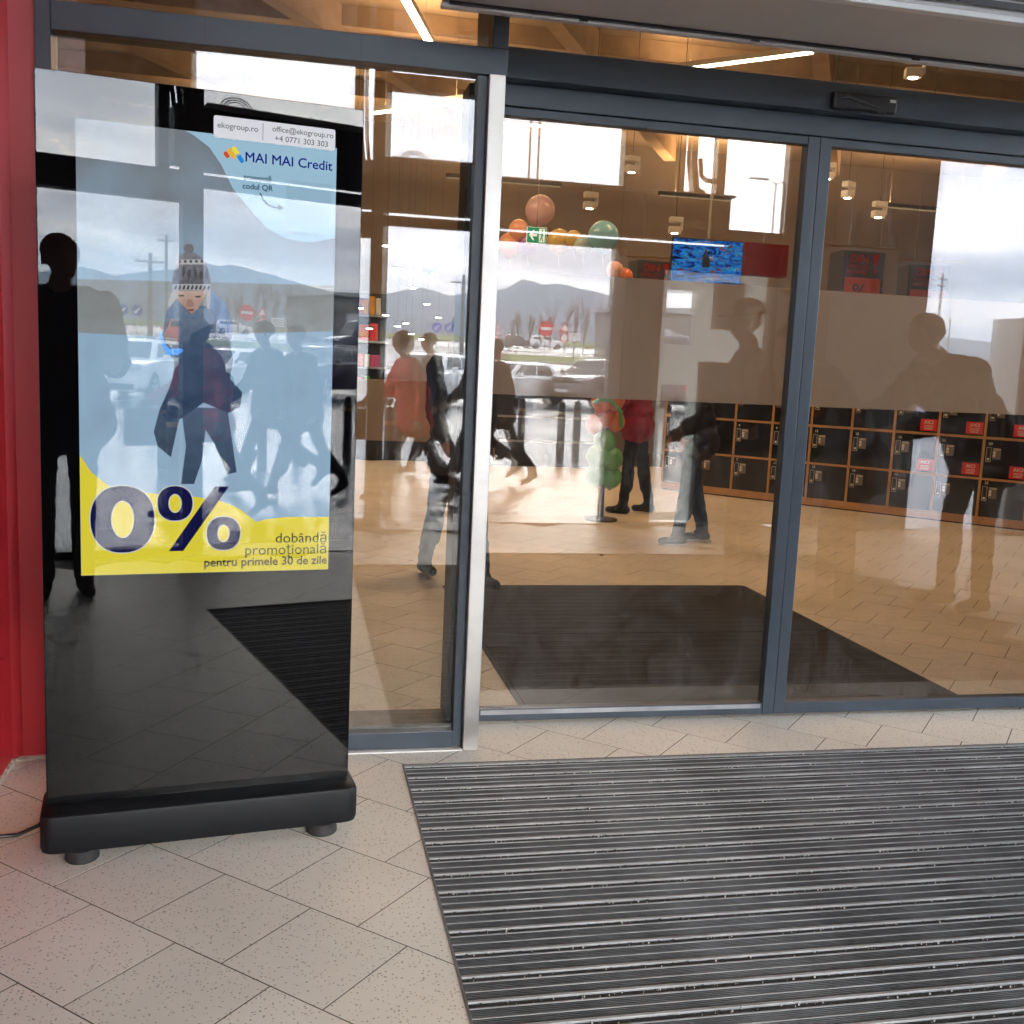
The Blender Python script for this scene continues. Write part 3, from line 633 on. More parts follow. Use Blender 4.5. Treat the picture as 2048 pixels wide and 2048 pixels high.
obx('upper_infill', 2.88, 3.48, 3.071, 3.619, M['wall_grey'], -.05, .05)
obx('frame_post', 3.8, 3.87, 3.071, 3.619)
for x in (2.02, 2.1): obx('glazing_bar', x, x+.012, 3.071, 3.619, dkf, -.02, .02, 0)
obx('wide_column', 4.5, 4.865, 0, 4.3, M['wall_grey'], -.05, .05); obx('wide_column', 4.93, 5.95, 0, 4.3, M['wall_grey'], -.25, .25)
cab = thing('grey_cabinet', 'tall grey cabinet mirrored at the right edge of the right door', 'cabinet', (6.8, OF+.1, 0))
MB().box(0, .75, 0, .5, .03, 2.1, bev=.02).build('case', M['wall_grey'], cab); MB().box(-.02, -.001, .02, .48, .03, 2.1).build('edge_strip', M['steel'], cab); MB().box(.02, .73, .02, .48, 0, .029).build('plinth', M['black_gloss'], cab)
obx('upper_wall', -1.75, 9, 4.5, 7.0, M['wall_grey'], -.1, .1, 0); obx('roof_edge', 5.951, 9, 3.6, 4.3); obx('end_wall', 7.6, 9, 0, 3.599, M['wall_grey'])
pane('upper_glass', .743, 2.879, 3.071, 3.6195, OF, .006, M['glass_plain'], of).location.y = 0
pane('left_glass', -.798, .447, 2.631, 4.3, OF, .006, M['glass_plain'], of).location.y = 0
pane('left_glass', -.798, .604, .06, 2.4295, OF, .006, M['glass_plain'], of).location.y = 0
obx('left_sill', -.799, .604, 0, .06)
cn = MB().box(-12, 20, -11.0, -.12, 7.0, 7.5).build('added_canopy', M['dark_frame'], of)  # unseen roof, added to keep skylight off the vestibule floor
# pipes and cable loops on the header, speaker box on the column
cb_ = thing('cable_box', 'dark box with loops of cable fixed to the outer column, mirrored in the display', 'electrical box', (.62, OF+.165, 2.63))
MB().box(-.13, .16, 0, .2, 0, .36, bev=.01).build('box', dkf, cb_)
for k in range(3): MB().tube([(.05+.06*math.cos(a)*(1+.35*k)+.25, .05, .42+.035*math.sin(a)*(1+.4*k)) for a in [R(180*q/8) for q in range(9)]], .004, 6).build('cable', M['plastic_black'], cb_)
for x in (-.1, -.06): MB().tube([(x, .05, .35), (x-.02, .03, .55), (x-.03, .02, .9), (x-.03, .02, 1.6)], .016, 6).build('conduit', M['plastic_black'], cb_)
pp = thing('drain_pipes', 'bent dark pipes standing on the outer door header, mirrored at the upper right', 'pipes', (3.66, OF, 3.07))
MB().tube([(-.1, 0, .55), (-.1, 0, .3), (-.06, 0, .05), (.02, 0, .0)], .05, 10).build('pipe', M['plastic_black'], pp, smooth=True)
MB().tube([(-.02, 0, .33), (.0, 0, .18), (.05, 0, .14), (.14, 0, .14), (.19, 0, .1), (.2, 0, -.02)], .022, 8).build('hose', M['plastic_black'], pp, smooth=True)
MB().tube([(.12, 0, .55), (.12, 0, -.3)], .014, 8).build('rod', M['plastic_black'], pp)
# parked outer door leaf with pale frosting
od = thing('outer_door_leaf', 'pale frosted outer door leaf with a small dark notice, mirrored in the left door', 'door', (0, OF, 0))
pal = mat('pale_film', (.5, .54, .49), .5)
for (x0, x1, z0, z1) in ((3.345, 3.4, .02, 2.38), (3.66, 3.76, .02, 2.38), (3.761, 4.4, 1.55, 1.86), (3.761, 3.86, 1.861, 2.30), (4.17, 4.4, 1.861, 2.30), (3.761, 4.4, 2.301, 2.38), (3.401, 3.659, 2.2, 2.38), (3.401, 3.659, 1.32, 1.7), (3.401, 3.659, .02, .1)):
    MB().add([(x0, 0, z0), (x1, 0, z0), (x1, 0, z1), (x0, 0, z1)], [(0, 1, 2, 3)]).build('frosted_panel', M['frost'], od)
for z in (1.28, 1.05, .82): MB().box(3.7605, 3.9, -.015, .015, z, z+.03).build('shelf_rung', M['white'], od)
MB().box(3.761, 4.495, -.03, .018, .0, 1.549).build('dark_lower_panel', dkf, od); MB().box(4.401, 4.495, -.03, .018, 1.55, 2.539).build('dark_edge', dkf, od); MB().box(3.345, 4.4, -.03, .018, 2.381, 2.539).build('dark_top', dkf, od)
MB().box(3.861, 4.169, -.012, .012, 1.861, 2.30).build('notice', M['store_wall'], od)
thr = MB().box(-1.7, 4.49, OF-.26, OF+.2, -.1, .006, bev=.003).build('threshold', M['concrete']); tag(thr, 'pale stone threshold of the outer doorway, mirrored in the glass', 'threshold')

# ================================================================== GROUND OUTDOORS
PROF = [(-.1, -.01), (-14, -.01), (-20, .02), (-26, .1), (-34, .35), (-45, .9), (-52, 1.55), (-82, 2.35), (-120, 3.35), (-141, 4.05), (-165, 5.8), (-260, 8), (-700, 14), (-1500, 18)]
def gz(y):
    for (a, za), (b, zb) in zip(PROF[:-1], PROF[1:]):
        if y <= a and y >= b: t = (y-a)/(b-a); return za+(zb-za)*t
    return PROF[-1][1] if y < 0 else PROF[0][1]
def strip(name, m, y0, y1, x0, x1, off, kind='structure', skew=0):
    ys = sorted(set([y0, y1]+[p[0] for p in PROF if y1 < p[0] < y0]+[y0+(y1-y0)*k/8 for k in range(9)]), reverse=True); mb = MB(); nx = 8
    vs = [(x0+(x1-x0)*i/nx+skew*(y-y0), y, gz(y)+off) for y in ys for i in range(nx+1)]
    fs = [(j*(nx+1)+i, j*(nx+1)+i+1, (j+1)*(nx+1)+i+1, (j+1)*(nx+1)+i) for j in range(len(ys)-1) for i in range(nx)]
    mb.add(vs, fs); o = mb.build(name, m, smooth=60); o['kind'] = kind; return o
strip('ground', M['asphalt'], -1.3, -1500, -900, 1200, -.016)
strip('grass_verge', M['grass'], -42, -48, 6, 12.2, .03)
strip('grass_verge', M['grass'], -56, -84, 13.5, 200, .03)
strip('grass_verge', M['grass'], -60, -110, -200, 4, .03)
strip('road', M['road'], -112, -143, -400, 500, .02)
strip('embankment', M['grass'], -150, -420, -700, 900, .05)
for k, (y, x0, x1) in enumerate(((-41.5, 5, 14), (-55.6, 13.3, 60))):
    mb = MB(); 
    for q in range(int(x1-x0)): mb.box(x0+q+.01, x0+q+.99, y-.15, y, gz(y)-.05, gz(y)+.13, bev=.015)
    o = mb.build('kerb', M['concrete']); tag(o, ('near', 'far')[k]+' concrete kerb edging the grass beyond the parked cars', 'kerb', 'kerbs of the car park')
# painted bays
for k in range(7):
    a = R(49); x = -1+k*3.4; y = -22
    mb = MB(); dxx, dyy = math.cos(a+math.pi/2)*4.8*.75, -4.8*.8
    mb.add([(x, y, gz(y)), (x+.12, y, gz(y)), (x+.12+3.2, y+dyy, gz(y+dyy)), (x+3.2, y+dyy, gz(y+dyy))], [(0, 1, 2, 3)])
    o = mb.build('bay_line', mat('road_paint', (.6, .6, .58), .4) if k == 0 else bpy.data.materials['road_paint'], loc=(0, 0, -.006)); struct(o)
# mountains
MT = [(-1500, 50), (-900, 60), (-500, 75), (-300, 70), (-60, 85), (0, 80), (74, 87.7), (102, 85.9), (137, 96.9), (155, 102), (176, 104.7), (192, 102.9), (215, 97.2), (244, 102.4), (277, 109.9), (296, 111.8), (306, 117.3), (322, 127.5), (336, 124.8), (354, 120.9), (371, 124.7), (387, 122.9), (409, 117.7), (428, 115.2), (450, 110.7), (500, 98), (560, 84), (640, 70), (720, 84), (990, 80), (1100, 72), (1500, 50), (2400, 50)]
def mountains(name, dist, pts, hbase, seed, m):
    mb = MB(); rnd = random.Random(seed); xs = np.unique(np.concatenate([np.linspace(pts[0][0], pts[-1][0], 140), np.linspace(-60, 560, 180)])); hs = np.interp(xs, [p[0] for p in pts], [p[1] for p in pts]); hs = hs+np.array([mnoise.fractal(Vector((x*.03, seed, 2)), 1, 2, 4) for x in xs])*1.3
    rows = 9; vs = []
    for j in range(rows):
        t = j/(rows-1)
        for x, hh in zip(xs, hs):
            n_ = mnoise.fractal(Vector((x*.006, t*3+seed, 0)), 1, 2, 5)
            z = hbase+(hh-hbase)*(1-t)**.8*(1+.1*n_*(t+.12)); y = -dist+t*dist*.45+n_*30*t
            vs.append((x, y, z))
    n = len(xs); mb.add(vs, [(j*n+i, j*n+i+1, (j+1)*n+i+1, (j+1)*n+i) for j in range(rows-1) for i in range(n-1)])
    mb.add([(x, -dist-.5-600*0, z) for (x, y, z) in vs[:n]]+[(x, -dist-250, hbase) for x in xs], [(i, i+1, n+i+1, n+i) for i in range(n-1)])
    return struct(mb.build(name, m, smooth=True))
mf = mat('forest_slopes', (.085, .1, .12), .95, var=.3, vscale=.012)
K = .5
mountains('mountains', 1500, MT, 4, 3, mf)
mountains('mountains', 2600, [(-2500, 60), (0, 95), (600, 120), (1100, 105), (1700, 130), (2300, 90), (4200, 60)], 4, 8, mat('far_slopes', (.075, .08, .085), .95))
# hazy air round the whole place
hz = MB().box(-2600, 4300, -2860, 60, -1.3, 150).build('haze', None); hz['kind'] = 'stuff'; hz['label'] = 'thin bluish haze in the air between the car park and the mountains'
hm_ = bpy.data.materials.new('haze'); hm_.use_nodes = True; ht = hm_.node_tree; ht.nodes.clear(); ho = ht.nodes.new('ShaderNodeOutputMaterial'); hv = ht.nodes.new('ShaderNodeVolumePrincipled')
hv.inputs['Color'].default_value = (.62, .8, 1, 1); hv.inputs['Density'].default_value = .00036; hv.inputs['Anisotropy'].default_value = .2; ht.links.new(hv.outputs[0], ho.inputs['Volume'])
hz.data.materials.clear(); hz.data.materials.append(hm_)
# bollards
bo = thing('bollard', 'black round-topped bollard, leftmost of the row mirrored in the side pane', 'bollard', (1.02, -3.9, -.01), group='bollards outside the entrance')
MB().lathe([(.06, 0), (.06, .86), (.055, .9), (.04, .93), (.015, .945)], 20).build('post', M['bollard'], bo, smooth=40)
MB().lathe([(.0615, .74), (.0615, .79)], 20).build('reflector_band', mat('amber_band', (.6, .3, .1), .4), bo)
MB().lathe([(.1, 0), (.1, .012), (.062, .014)], 20).build('base_plate', M['bollard'], bo)
for (x, y, lb) in ((3.5, -8.05, 'black bollard mirrored just right of the steel post'), (4.4, -8.05, 'black bollard mirrored below the dark parked car'), (5.9, -8.05, 'black bollard with amber band mirrored in the pale outer door leaf'), (3.95, -7.3, 'black bollard mirrored at the right edge of the display stand'), (1.3, -5.9, 'black bollard mirrored in the left half of the screen'), (2.6, -6.6, 'black bollard mirrored in the middle of the screen')):
    c = copy_tree(bo); c.location = (x, y, -.01); c['label'] = lb
# signs
def sign_post(label, loc, hgt, kind, rz=0, s=1.0):
    t = thing('road_sign', label, 'road sign', loc, rz)
    MB().tube([(0, 0, -.3), (0, 0, hgt+.3*s)], .035, 8).build('post', M['galv'], t)
    redm = M['red_print']; wm = M['white_print']
    y = .045
    if kind == 'noentry':
        MB().prism([(s*.5*math.cos(R(22.5+45*k)), hgt+s*.5*math.sin(R(22.5+45*k))) for k in range(8)], 'y', .02, .04).build('back_plate', redm, t)
        MB().box(-s*.34, s*.34, .0405, .048, hgt-s*.09, hgt+s*.09).build('white_bar', wm, t)
    elif kind == 'arrow':
        MB().lathe([(s*.45, .02), (s*.45, .04)], 24, (0, 0, hgt), 'y').build('disc', mat('sign_blue', (.02, .08, .4), .4) if 'sign_blue' not in bpy.data.materials else bpy.data.materials['sign_blue'], t)
        MB().prism([(-.28*s, hgt-.28*s), (.02*s, hgt-.24*s), (-.06*s, hgt-.16*s), (.26*s, hgt+.16*s), (.16*s, hgt+.26*s), (-.16*s, hgt-.06*s), (-.24*s, hgt+.02*s)], 'y', .0405, .05).build('arrow', wm, t)
    elif kind == 'tri':
        MB().prism([(-.45*s, hgt), (.45*s, hgt), (0, hgt+.8*s)], 'y', .02, .04).build('triangle', redm, t); MB().prism([(-.28*s, hgt+.1*s), (.28*s, hgt+.1*s), (0, hgt+.58*s)], 'y', .0405, .048).build('triangle_field', wm, t)
        MB().lathe([(s*.4, .02), (s*.4, .04)], 20, (0, 0, hgt-.5*s), 'y').build('disc', redm, t); MB().lathe([(s*.29, .0405), (s*.29, .048)], 20, (0, 0, hgt-.5*s), 'y').build('disc_field', wm, t)
    elif kind == 'board':
        MB().box(-.8*s, .8*s, .02, .05, hgt-.5*s, hgt+.5*s).build('board', wm, t)
        for k in range(3): MB().box(-.6*s, .6*s, .0505, .055, hgt-.3*s+k*.25*s, hgt-.24*s+k*.25*s).build('print_line', M['grey_print'], t)
    return t
sign_post('red octagonal no entry sign mirrored above the white hatchback', (14.3, -52, gz(-52)), 2.1, 'noentry', R(-10), .95)
sign_post('warning triangle over a round sign mirrored right of the no entry sign', (19.3, -67, gz(-67)), 2.1, 'tri', R(-10), .9)
sign_post('white board sign mirrored beside the bare trees', (16.6, -54, gz(-54)), 1.7, 'board', R(-10), .5)
sign_post('round blue arrow sign mirrored in the side pane, left of two', (7.9, -52.3, gz(-52)), 1.85, 'arrow', R(-5), .62)
sign_post('round blue arrow sign mirrored in the side pane, right of two', (8.65, -52.6, gz(-52)), 1.88, 'arrow', R(-5), .62)
sign_post('small round sign mirrored left of the no entry sign', (12.6, -58, gz(-58)), 2.0, 'tri', R(-10), .55)
# utility poles, lamp post
def pole(label, loc, hgt, arms, rz=0):
    t = thing('utility_pole', label, 'utility pole', loc, rz, 'utility poles across the car park')
    MB().tube([(0, 0, -.5), (0, 0, hgt)], [.17, .1], 8).build('shaft', M['pole_wood'], t, smooth=True)
    for k in range(arms):
        z = hgt-.5-k*.55; MB().box(-.75, .75, -.05, .05, z, z+.09).build('cross_arm', M['galv'], t)
        for x in (-.65, -.3, .3, .65): MB().lathe([(.03, z+.09), (.05, z+.14), (.03, z+.22)], 8, (x, 0, 0)).build('insulator', M['pale_frame'], t)
    return t
pole('grey utility pole mirrored at the right edge of the side pane', (9.75, -55, gz(-55)), 5.0, 1)
pole('utility pole with one cross arm mirrored left of the bobble hat', (15.9, -83, gz(-83)), 8.2, 1)
pole('tall utility pole with two cross arms mirrored at the far right', (53, -72, gz(-72)), 8.6, 2, R(-30))
pole('smaller distant utility pole mirrored right of the tall one', (88, -122, gz(-122)), 7.2, 1, R(-30))
pole('farthest utility pole mirrored above the grey cabinet', (128, -150, gz(-150)), 8.0, 1, R(-30))
lp = thing('lamp_post', 'slender twin-arm lamp post mirrored above the television', 'lamp post', (21, -37, gz(-37)))
MB().tube([(0, 0, -.3), (0, 0, 9.6)], [.09, .05], 8).build('shaft', M['galv'], lp, smooth=True)
for sx in (-1, 1):
    MB().tube([(0, 0, 9.5), (.3*sx, 0, 9.65), (.5*sx, 0, 9.68)], .03, 6).build('arm', M['galv'], lp); MB().box(min(.4*sx, 1.3*sx), max(.4*sx, 1.3*sx), -.12, .12, 9.66, 9.74, bev=.02).build('lamp_head', M['galv'], lp)
# bare trees
def bare_tree(label, loc, hgt, seed):
    t = thing('bare_tree', label, 'tree', loc, 0, 'bare trees beyond the road'); rnd = random.Random(seed); tr = MB(); tw = MB()
    tr.tube([(0, 0, -.3), (rnd.uniform(-.1, .1), 0, hgt*.35), (rnd.uniform(-.2, .2), rnd.uniform(-.2, .2), hgt*.7)], [.07, .05, .03], 6)
    def br(p, d, l, r, lv):
        q = p+d*l; tw.tube([p, p+d*l*.5+Vector((rnd.uniform(-.05, .05),)*3), q], [r, r*.8, r*.5], 3, caps=False)
        if lv:
            for k in range(4): br(p.lerp(q, rnd.uniform(.4, 1)), (d+Vector((rnd.uniform(-.28, .28), rnd.uniform(-.28, .28), rnd.uniform(.05, .4)))).normalized(), l*rnd.uniform(.5, .8), r*.6, lv-1)
    for k in range(9): br(Vector((0, 0, hgt*rnd.uniform(.08, .6))), Vector((rnd.uniform(-.22, .22), rnd.uniform(-.22, .22), 1)).normalized(), hgt*rnd.uniform(.3, .5), .03, 2)
    bk = mat('bark', (.2, .14, .11), .9, var=.2) if 'bark' not in bpy.data.materials else bpy.data.materials['bark']
    tr.build('trunk', bk, t); tw.build('crown', bk, t); return t
rt_ = random.Random(21)
for k in range(14):
    y = -126-rt_.uniform(0, 4); bare_tree('bare brown tree in the thicket mirrored right of the no entry sign', (27.5+k*1.55+rt_.uniform(-.5, .5), y, gz(y)), (4.2, 4.8, 5.4, 6.0, 6.8, 7.2, 7.6, 7.8, 7.2, 7.0, 6.4, 5.8, 5.2, 4.6)[k]*rt_.uniform(.68, .82), k+40)
# warehouse and hoarding
wh = thing('warehouse', 'long grey warehouse mirrored at the right edge of the display stand', 'building', (46, -100, gz(-100)), R(-12))
MB().box(-14, 14, -4, 4, -.5, 4.6).build('wall', M['wall_grey'], wh); MB().prism([(-14.3, 4.6), (14.3, 4.6), (14.3, 4.9), (0, 5.6), (-14.3, 4.9)], 'y', -4.3, 4.3).build('roof', M['galv'], wh)
for k in range(5): MB().box(-12+k*5.2, -9.5+k*5.2, 4.001, 4.05, 0, 3).build('loading_door', M['pale_frame'], wh)
bn = thing('banner_mast', 'red and grey advertising banner mirrored in the pale outer door leaf', 'banner', (12.2, -22, gz(-22)), R(12))
MB().tube([(-.55, 0, 0), (-.55, 0, 4.6)], .04, 8).build('mast', M['galv'], bn)
MB().box(-.5, .5, -.02, .02, 2.9, 4.3).build('red_field', M['red_print'], bn); MB().box(-.5, .5, -.021, .021, 1.7, 2.898).build('grey_field', M['grey_print'], bn)
text('KAUF', .3, M['white_print'], bn, (-.47, .0225, 3.5), (R(90), 0, R(180)), ext=.002, align='RIGHT'); text('LAND', .3, M['white_print'], bn, (-.47, .0225, 3.2), (R(90), 0, R(180)), ext=.002, align='RIGHT')
hb = thing('hoarding', 'white hoarding with faint shop lettering mirrored above the banner', 'sign', (15.4, -32, gz(-32)), R(8))
MB().box(-1.6, 1.6, -.06, .06, 4.3, 6.2).build('panel', M['white'], hb); [MB().tube([(x, 0, -.3), (x, 0, 4.3)], .07, 8).build('leg', M['galv'], hb) for x in (-1.2, 1.2)]
text('Kaufland', .72, M['grey_print'], hb, (0, .065, 5.3), (R(90), 0, R(180)), align='CENTER', ext=.003); text('Kaufland', .72, M['grey_print'], hb, (0, .065, 4.55), (R(90), 0, R(180)), align='CENTER', ext=.003)

# ================================================================== STORE INTERIOR
sc_ = struct(MB().box(-6, 14, 4.04, 26, 5.2, 5.4).build('store_ceiling', M['store_ceiling']))
for k in range(9):
    a = R(38); x0 = -7+k*2.9
    p0 = Vector((x0, 4.3)); p1 = Vector((x0+9*math.cos(a), 4.3+20*math.sin(a)))
    d = (p1-p0).normalized(); n = Vector((-d.y, d.x))*.09
    MB().prism([tuple(p0+n), tuple(p1+n), tuple(p1-n), tuple(p0-n)], 'z', 4.82, 5.199).build('beam', M['beam'], sc_)
for k in range(6): MB().box(-5.9, 13.9, 6+k*3, 6.14+k*3, 4.98, 5.198).build('purlin', M['beam'], sc_)
for k, (x0, x1, y0, y1, nm, lb) in enumerate(((-6, 14, 17.5, 17.7, 'back_wall', 'dim brown back wall of the store'), (-6.2, -6.001, 4.04, 26, 'side_wall', 'dim brown left wall of the store'), (14.001, 14.2, 4.04, 26, 'side_wall', 'dim brown right wall of the store'))):
    tag(MB().box(x0, x1, y0, y1, 0, 5.2).build(nm, mat('back_wall_paint', (.27, .25, .245), .7, var=.1, vscale=1) if nm == 'back_wall' else M['store_wall']), lb, 'wall')
tag(MB().box(-6, -.82, 3.96, 4.03, 0, 5.2).build('front_wall', M['store_wall']), 'inside of the store front left of the display stand', 'wall')
tag(MB().box(-.82, 14, 3.965, 4.03, 4.301, 5.2).build('fascia', M['store_wall']), 'fascia above the entrance glazing inside the store', 'wall')
tag(MB().box(3.361, 14, 4.031, 4.1, 0, 4.3).build('front_wall', M['store_wall']), 'inside of the store front right of the doors', 'wall')
LAMP = emit_mat('lamp_glow', (1, .86, .62), 3)
DIM = emit_mat('added_lamp_glow', (1, .7, .4), .05)
def lin(label, p0, p1, z, power, wdt=.1, pw=1.0, upf=1.0, glow=None):
    p0, p1 = Vector(p0), Vector(p1); c = (p0+p1)/2; l = (p1-p0).length; a = math.atan2(p1.y-p0.y, p1.x-p0.x)
    t = thing('linear_lamp', label, 'ceiling lamp', (c.x, c.y, z), a, 'linear ceiling lamps of the store')
    MB().box(-l/2, l/2, -wdt/2, wdt/2, .012, .07, bev=.004).build('housing', M['dark_frame'] if glow else M['white'], t)
    MB().box(-l/2+.02, l/2-.02, -wdt/2+.012, wdt/2-.012, 0, .0115).build('diffuser', glow or LAMP, t)
    for x in (-l*.35, l*.35): MB().tube([(x, 0, .07), (x, 0, 5.2-z)], .003, 5).build('suspension_wire', M['galv'], t)
    ld = bpy.data.lights.new('lamp_or_fill_light', 'AREA'); ld.shape = 'RECTANGLE'; ld.size = l; ld.size_y = wdt; ld.energy = power*.13*pw*(.1 if glow else 1); ld.color = (1, .56, .25)
    lo = bpy.data.objects.new('lamp_or_fill_light', ld); COL.objects.link(lo); lo.parent = t; lo.location = (0, 0, -.012)
    l2 = ld.copy(); l2.energy = power*.055*pw*upf; u_ = bpy.data.objects.new('lamp_or_fill_light', l2); COL.objects.link(u_); u_.parent = t; u_.location = (0, 0, .085); u_.rotation_euler = (math.pi, 0, 0)  # second light facing up, added as fill to brighten the store ceiling
    return t
lin('lit linear lamp at the top right behind the upper glass', (4.1, 11.75), (5.25, 10.57), 4.8, 46)
lin('lit linear lamp at the top centre left of the air curtain', (.93, 10.3), (1.36, 11.7), 4.8, 46)
lin('lit linear lamp behind the side pane under the transom', (.81, 12.49), (1.81, 11.47), 4.2, 40)
lin('lit linear lamp above the carpet mats', (1.2, 6.8), (2.7, 7.0), 4.8, 46)
lin('lit linear lamp above the lockers', (4.2, 8.2), (5.6, 7.6), 4.8, 55)
lin('lit linear lamp far back on the left of the store', (-5.2, 12), (-3.7, 12), 4.8, 46)
lin('lit linear lamp far back on the right of the store', (7, 14.5), (8.6, 14.5), 4.8, 46)
lin('lit linear lamp deep in the store', (2.5, 15), (4.1, 15), 4.8, 46)
for k, (x, y) in enumerate(((-1, 15.6), (2.2, 16.2), (5.6, 16.2), (9, 15.6))):  # added lamps, mostly upward fill for the dark rear ceiling and back wall
    lin(('leftmost far lamp', 'far lamp behind the side pane', 'far lamp behind the left door', 'far lamp behind the right door', 'rearmost lamp on the left', 'rearmost lamp in the middle', 'rearmost lamp on the right', 'lamp beyond the locker wall')[k]+' added to brighten the dim rear of the store', (x, y), (x+1.8, y), 4.2, 60, upf=3.2, pw=.8, glow=DIM)
SPOTG = emit_mat('spot_glow', (1, .8, .5), 9)
def spot(label, loc, s=1.0):
    t = thing('track_spot', label, 'spotlight', loc, random.uniform(-.5, .5), 'white track spotlights of the store', s)
    MB().box(-.09, .09, -.05, .05, .1, .17, bev=.008).build('gear_box', M['white'], t)
    MB().box(.07, .09, -.045, .045, 0, .1).build('bracket', M['white'], t)
    MB().box(-.09, .068, -.05, .05, -.035, .05, bev=.008).build('head', M['white'], t)
    MB().lathe([(.042, -.04), (.042, -.036)], 16, (-.01, 0, 0)).build('lamp', SPOTG, t)
    MB().tube([(0, 0, .17), (0, 0, max(.2, (5.2-loc[2])/s))], .004, 5).build('stem', M['dark_frame'], t); return t
for i, (px, y, lb) in enumerate((((4.26, 3.6), 7, 'white spotlight at the upper right above the door sensor'), ((3.17, 3.36), 10, 'white spotlight right of the pink balloon, upper'), ((2.77, 2.99), 10, 'white spotlight just right of the pink balloon'), ((3.65, 2.82), 10, 'white spotlight left of the television'),
        ((5.02, 3.38), 9.6, 'leftmost of three spotlights above the red promotion display'), ((5.25, 3.22), 9.6, 'middle of three spotlights above the red promotion display'), ((5.6, 3.06), 9.6, 'rightmost of three spotlights above the red promotion display'), ((5.7, 3.65), 9, 'spotlight at the top of the right door'), ((.78, 2.97), 14.5, 'small spotlight at the right edge of the display stand'))):
    spot(lb, (px[0], y, px[1]), .75)
rnd = random.Random(5)
DOT = emit_mat('downlight_glow', (1, .95, .85), 14)
k_ = 0
for (px, z, y) in ((1.15, 2.9, 14), (1.34, 2.66, 14.5), (1.62, 2.45, 15), (1.9, 2.27, 15.6), (2.2, 2.12, 16.5), (1.25, 2.05, 15), (1.46, 1.92, 15.4), (1.62, 1.98, 15.8), (1.75, 1.84, 16.2), (2.0, 1.78, 17), (3.2, 2.42, 15.5), (4.4, 2.5, 14.2), (.85, 2.1, 14.4), (1.0, 1.84, 14.6)):
    t = thing('downlight', 'tiny bright downlight of the far aisles showing through the reflections', 'downlight', (px, y, z), 0, 'far downlights of the store')
    MB().lathe([(.042, 0), (.042, .006)], 12).build('lens', DOT, t); MB().lathe([(.055, .0065), (.055, .03), (.02, .04)], 12).build('can', M['dark_frame'], t); MB().tube([(0, 0, .04), (0, 0, 5.2-z)], .002, 4).build('stem', M['dark_frame'], t)

# lockers along the diagonal wall
LD = R(-46.63); lk_ = thing('locker_wall', 'oak locker wall with glossy black doors behind the right door', 'lockers', (4.826, 11.78, 0), LD)
# local x along the wall, front face y=0, the lockers' body lies at +y
LW = .4555; X0 = -.52; NC = 11; ZR = [.085, .49, .915, 1.34, 1.765]
MB().box(X0, X0+NC*LW+.03, .02, .5, .0, 1.80).build('carcass', M['wood'], lk_)
MB().box(X0+.01, X0+NC*LW+.02, .012, .0195, .0, .014).build('shadow_gap', M['black_gloss'], lk_)
numbers = {}
cnt = 1
for c in range(NC):
    for r_i in range(4):
        n_ = 3*c-2-3+(3-r_i) if r_i < 3 else None
        numbers[(c, r_i)] = n_
for c in range(NC+1):
    MB().box(X0+c*LW-.013, X0+c*LW+.013, 0, .0198, .0845, 1.8).build('divider', M['wood'], lk_)
for z in ZR:
    for c in range(NC): MB().box(X0+c*LW+.0131, X0+(c+1)*LW-.0131, .001, .0198, z-.012, z+.012).build('shelf_edge', M['wood'], lk_)
for c in range(NC): MB().box(X0+c*LW-.012, X0+(c+1)*LW-.0135, .002, .0198, .016, .0725).build('plinth_board', M['wood'], lk_)
ldoor = MB().box(.0135, LW-.0135, .004, .0192, .0125, .41-.0005, bev=.002).mesh('locker_door', M['locker'])
cols = {3: (8, 9, 10), 4: (11, 12, 13), 5: (14, 15, 16), 6: (17, 18, 19), 7: (20, 21, 22), 8: (23, 24, 25), 2: (5, 6, 7)}
for c in range(NC):
    for r_i in range(4):
        d = place('locker_door', ldoor, lk_, (X0+c*LW, 0, ZR[r_i]))
        x = .03; z = .18
        mb = MB(); mb.box(x, x+.048, .0025, .0035, z, z+.15); mb.build('code_lock_plate', M['white_print'], d)
        MB().box(x+.004, x+.044, .0015, .0024, z+.004, z+.146).build('code_lock', M['plastic_black'], d)
        MB().lathe([(.013, .0005), (.013, .0014)], 14, (x+.024, 0, z+.028), 'y').build('lock_knob', M['white_print'], d)
        MB().box(x+.062, x+.14, .0025, .0035, z+.03, z+.145).build('instruction_label', M['grey_print'], d)
        for q in range(2): MB().box(x+.066, x+.136, .0018, .0024, z+.126+q*.011, z+.131+q*.011).build('label_heading', M['white_print'], d)
        for q in range(2): MB().box(x+.066, x+.09, .0018, .0024, z+.055+q*.032, z+.082+q*.032).build('label_picture', M['white_print'], d)
        if c in cols and r_i < 3:
            text(str(cols[c][2-r_i]), .038, M['white_print'], d, (.045, .0032, .355), bold=.0008, ext=.0005)
        if c in (6, 7, 8) and r_i in (1, 2):
            st = MB().box(LW-.19, LW-.022, .002, .0036, .03, .155).build('red_sticker', M['red_print'], d)
            text('AICI', .05, M['white_print'], st, (LW-.106, .0016, .105), align='CENTER', bold=.0012, ext=.0003)
            for q in range(2): MB().box(LW-.15, LW-.06, .0012, .0019, .083-q*.014, .088-q*.014).build('print_line', M['white_print'], st)
            text('ENERGIE', .021, M['white_print'], st, (LW-.106, .0016, .045), align='CENTER', bold=.0006, ext=.0003)
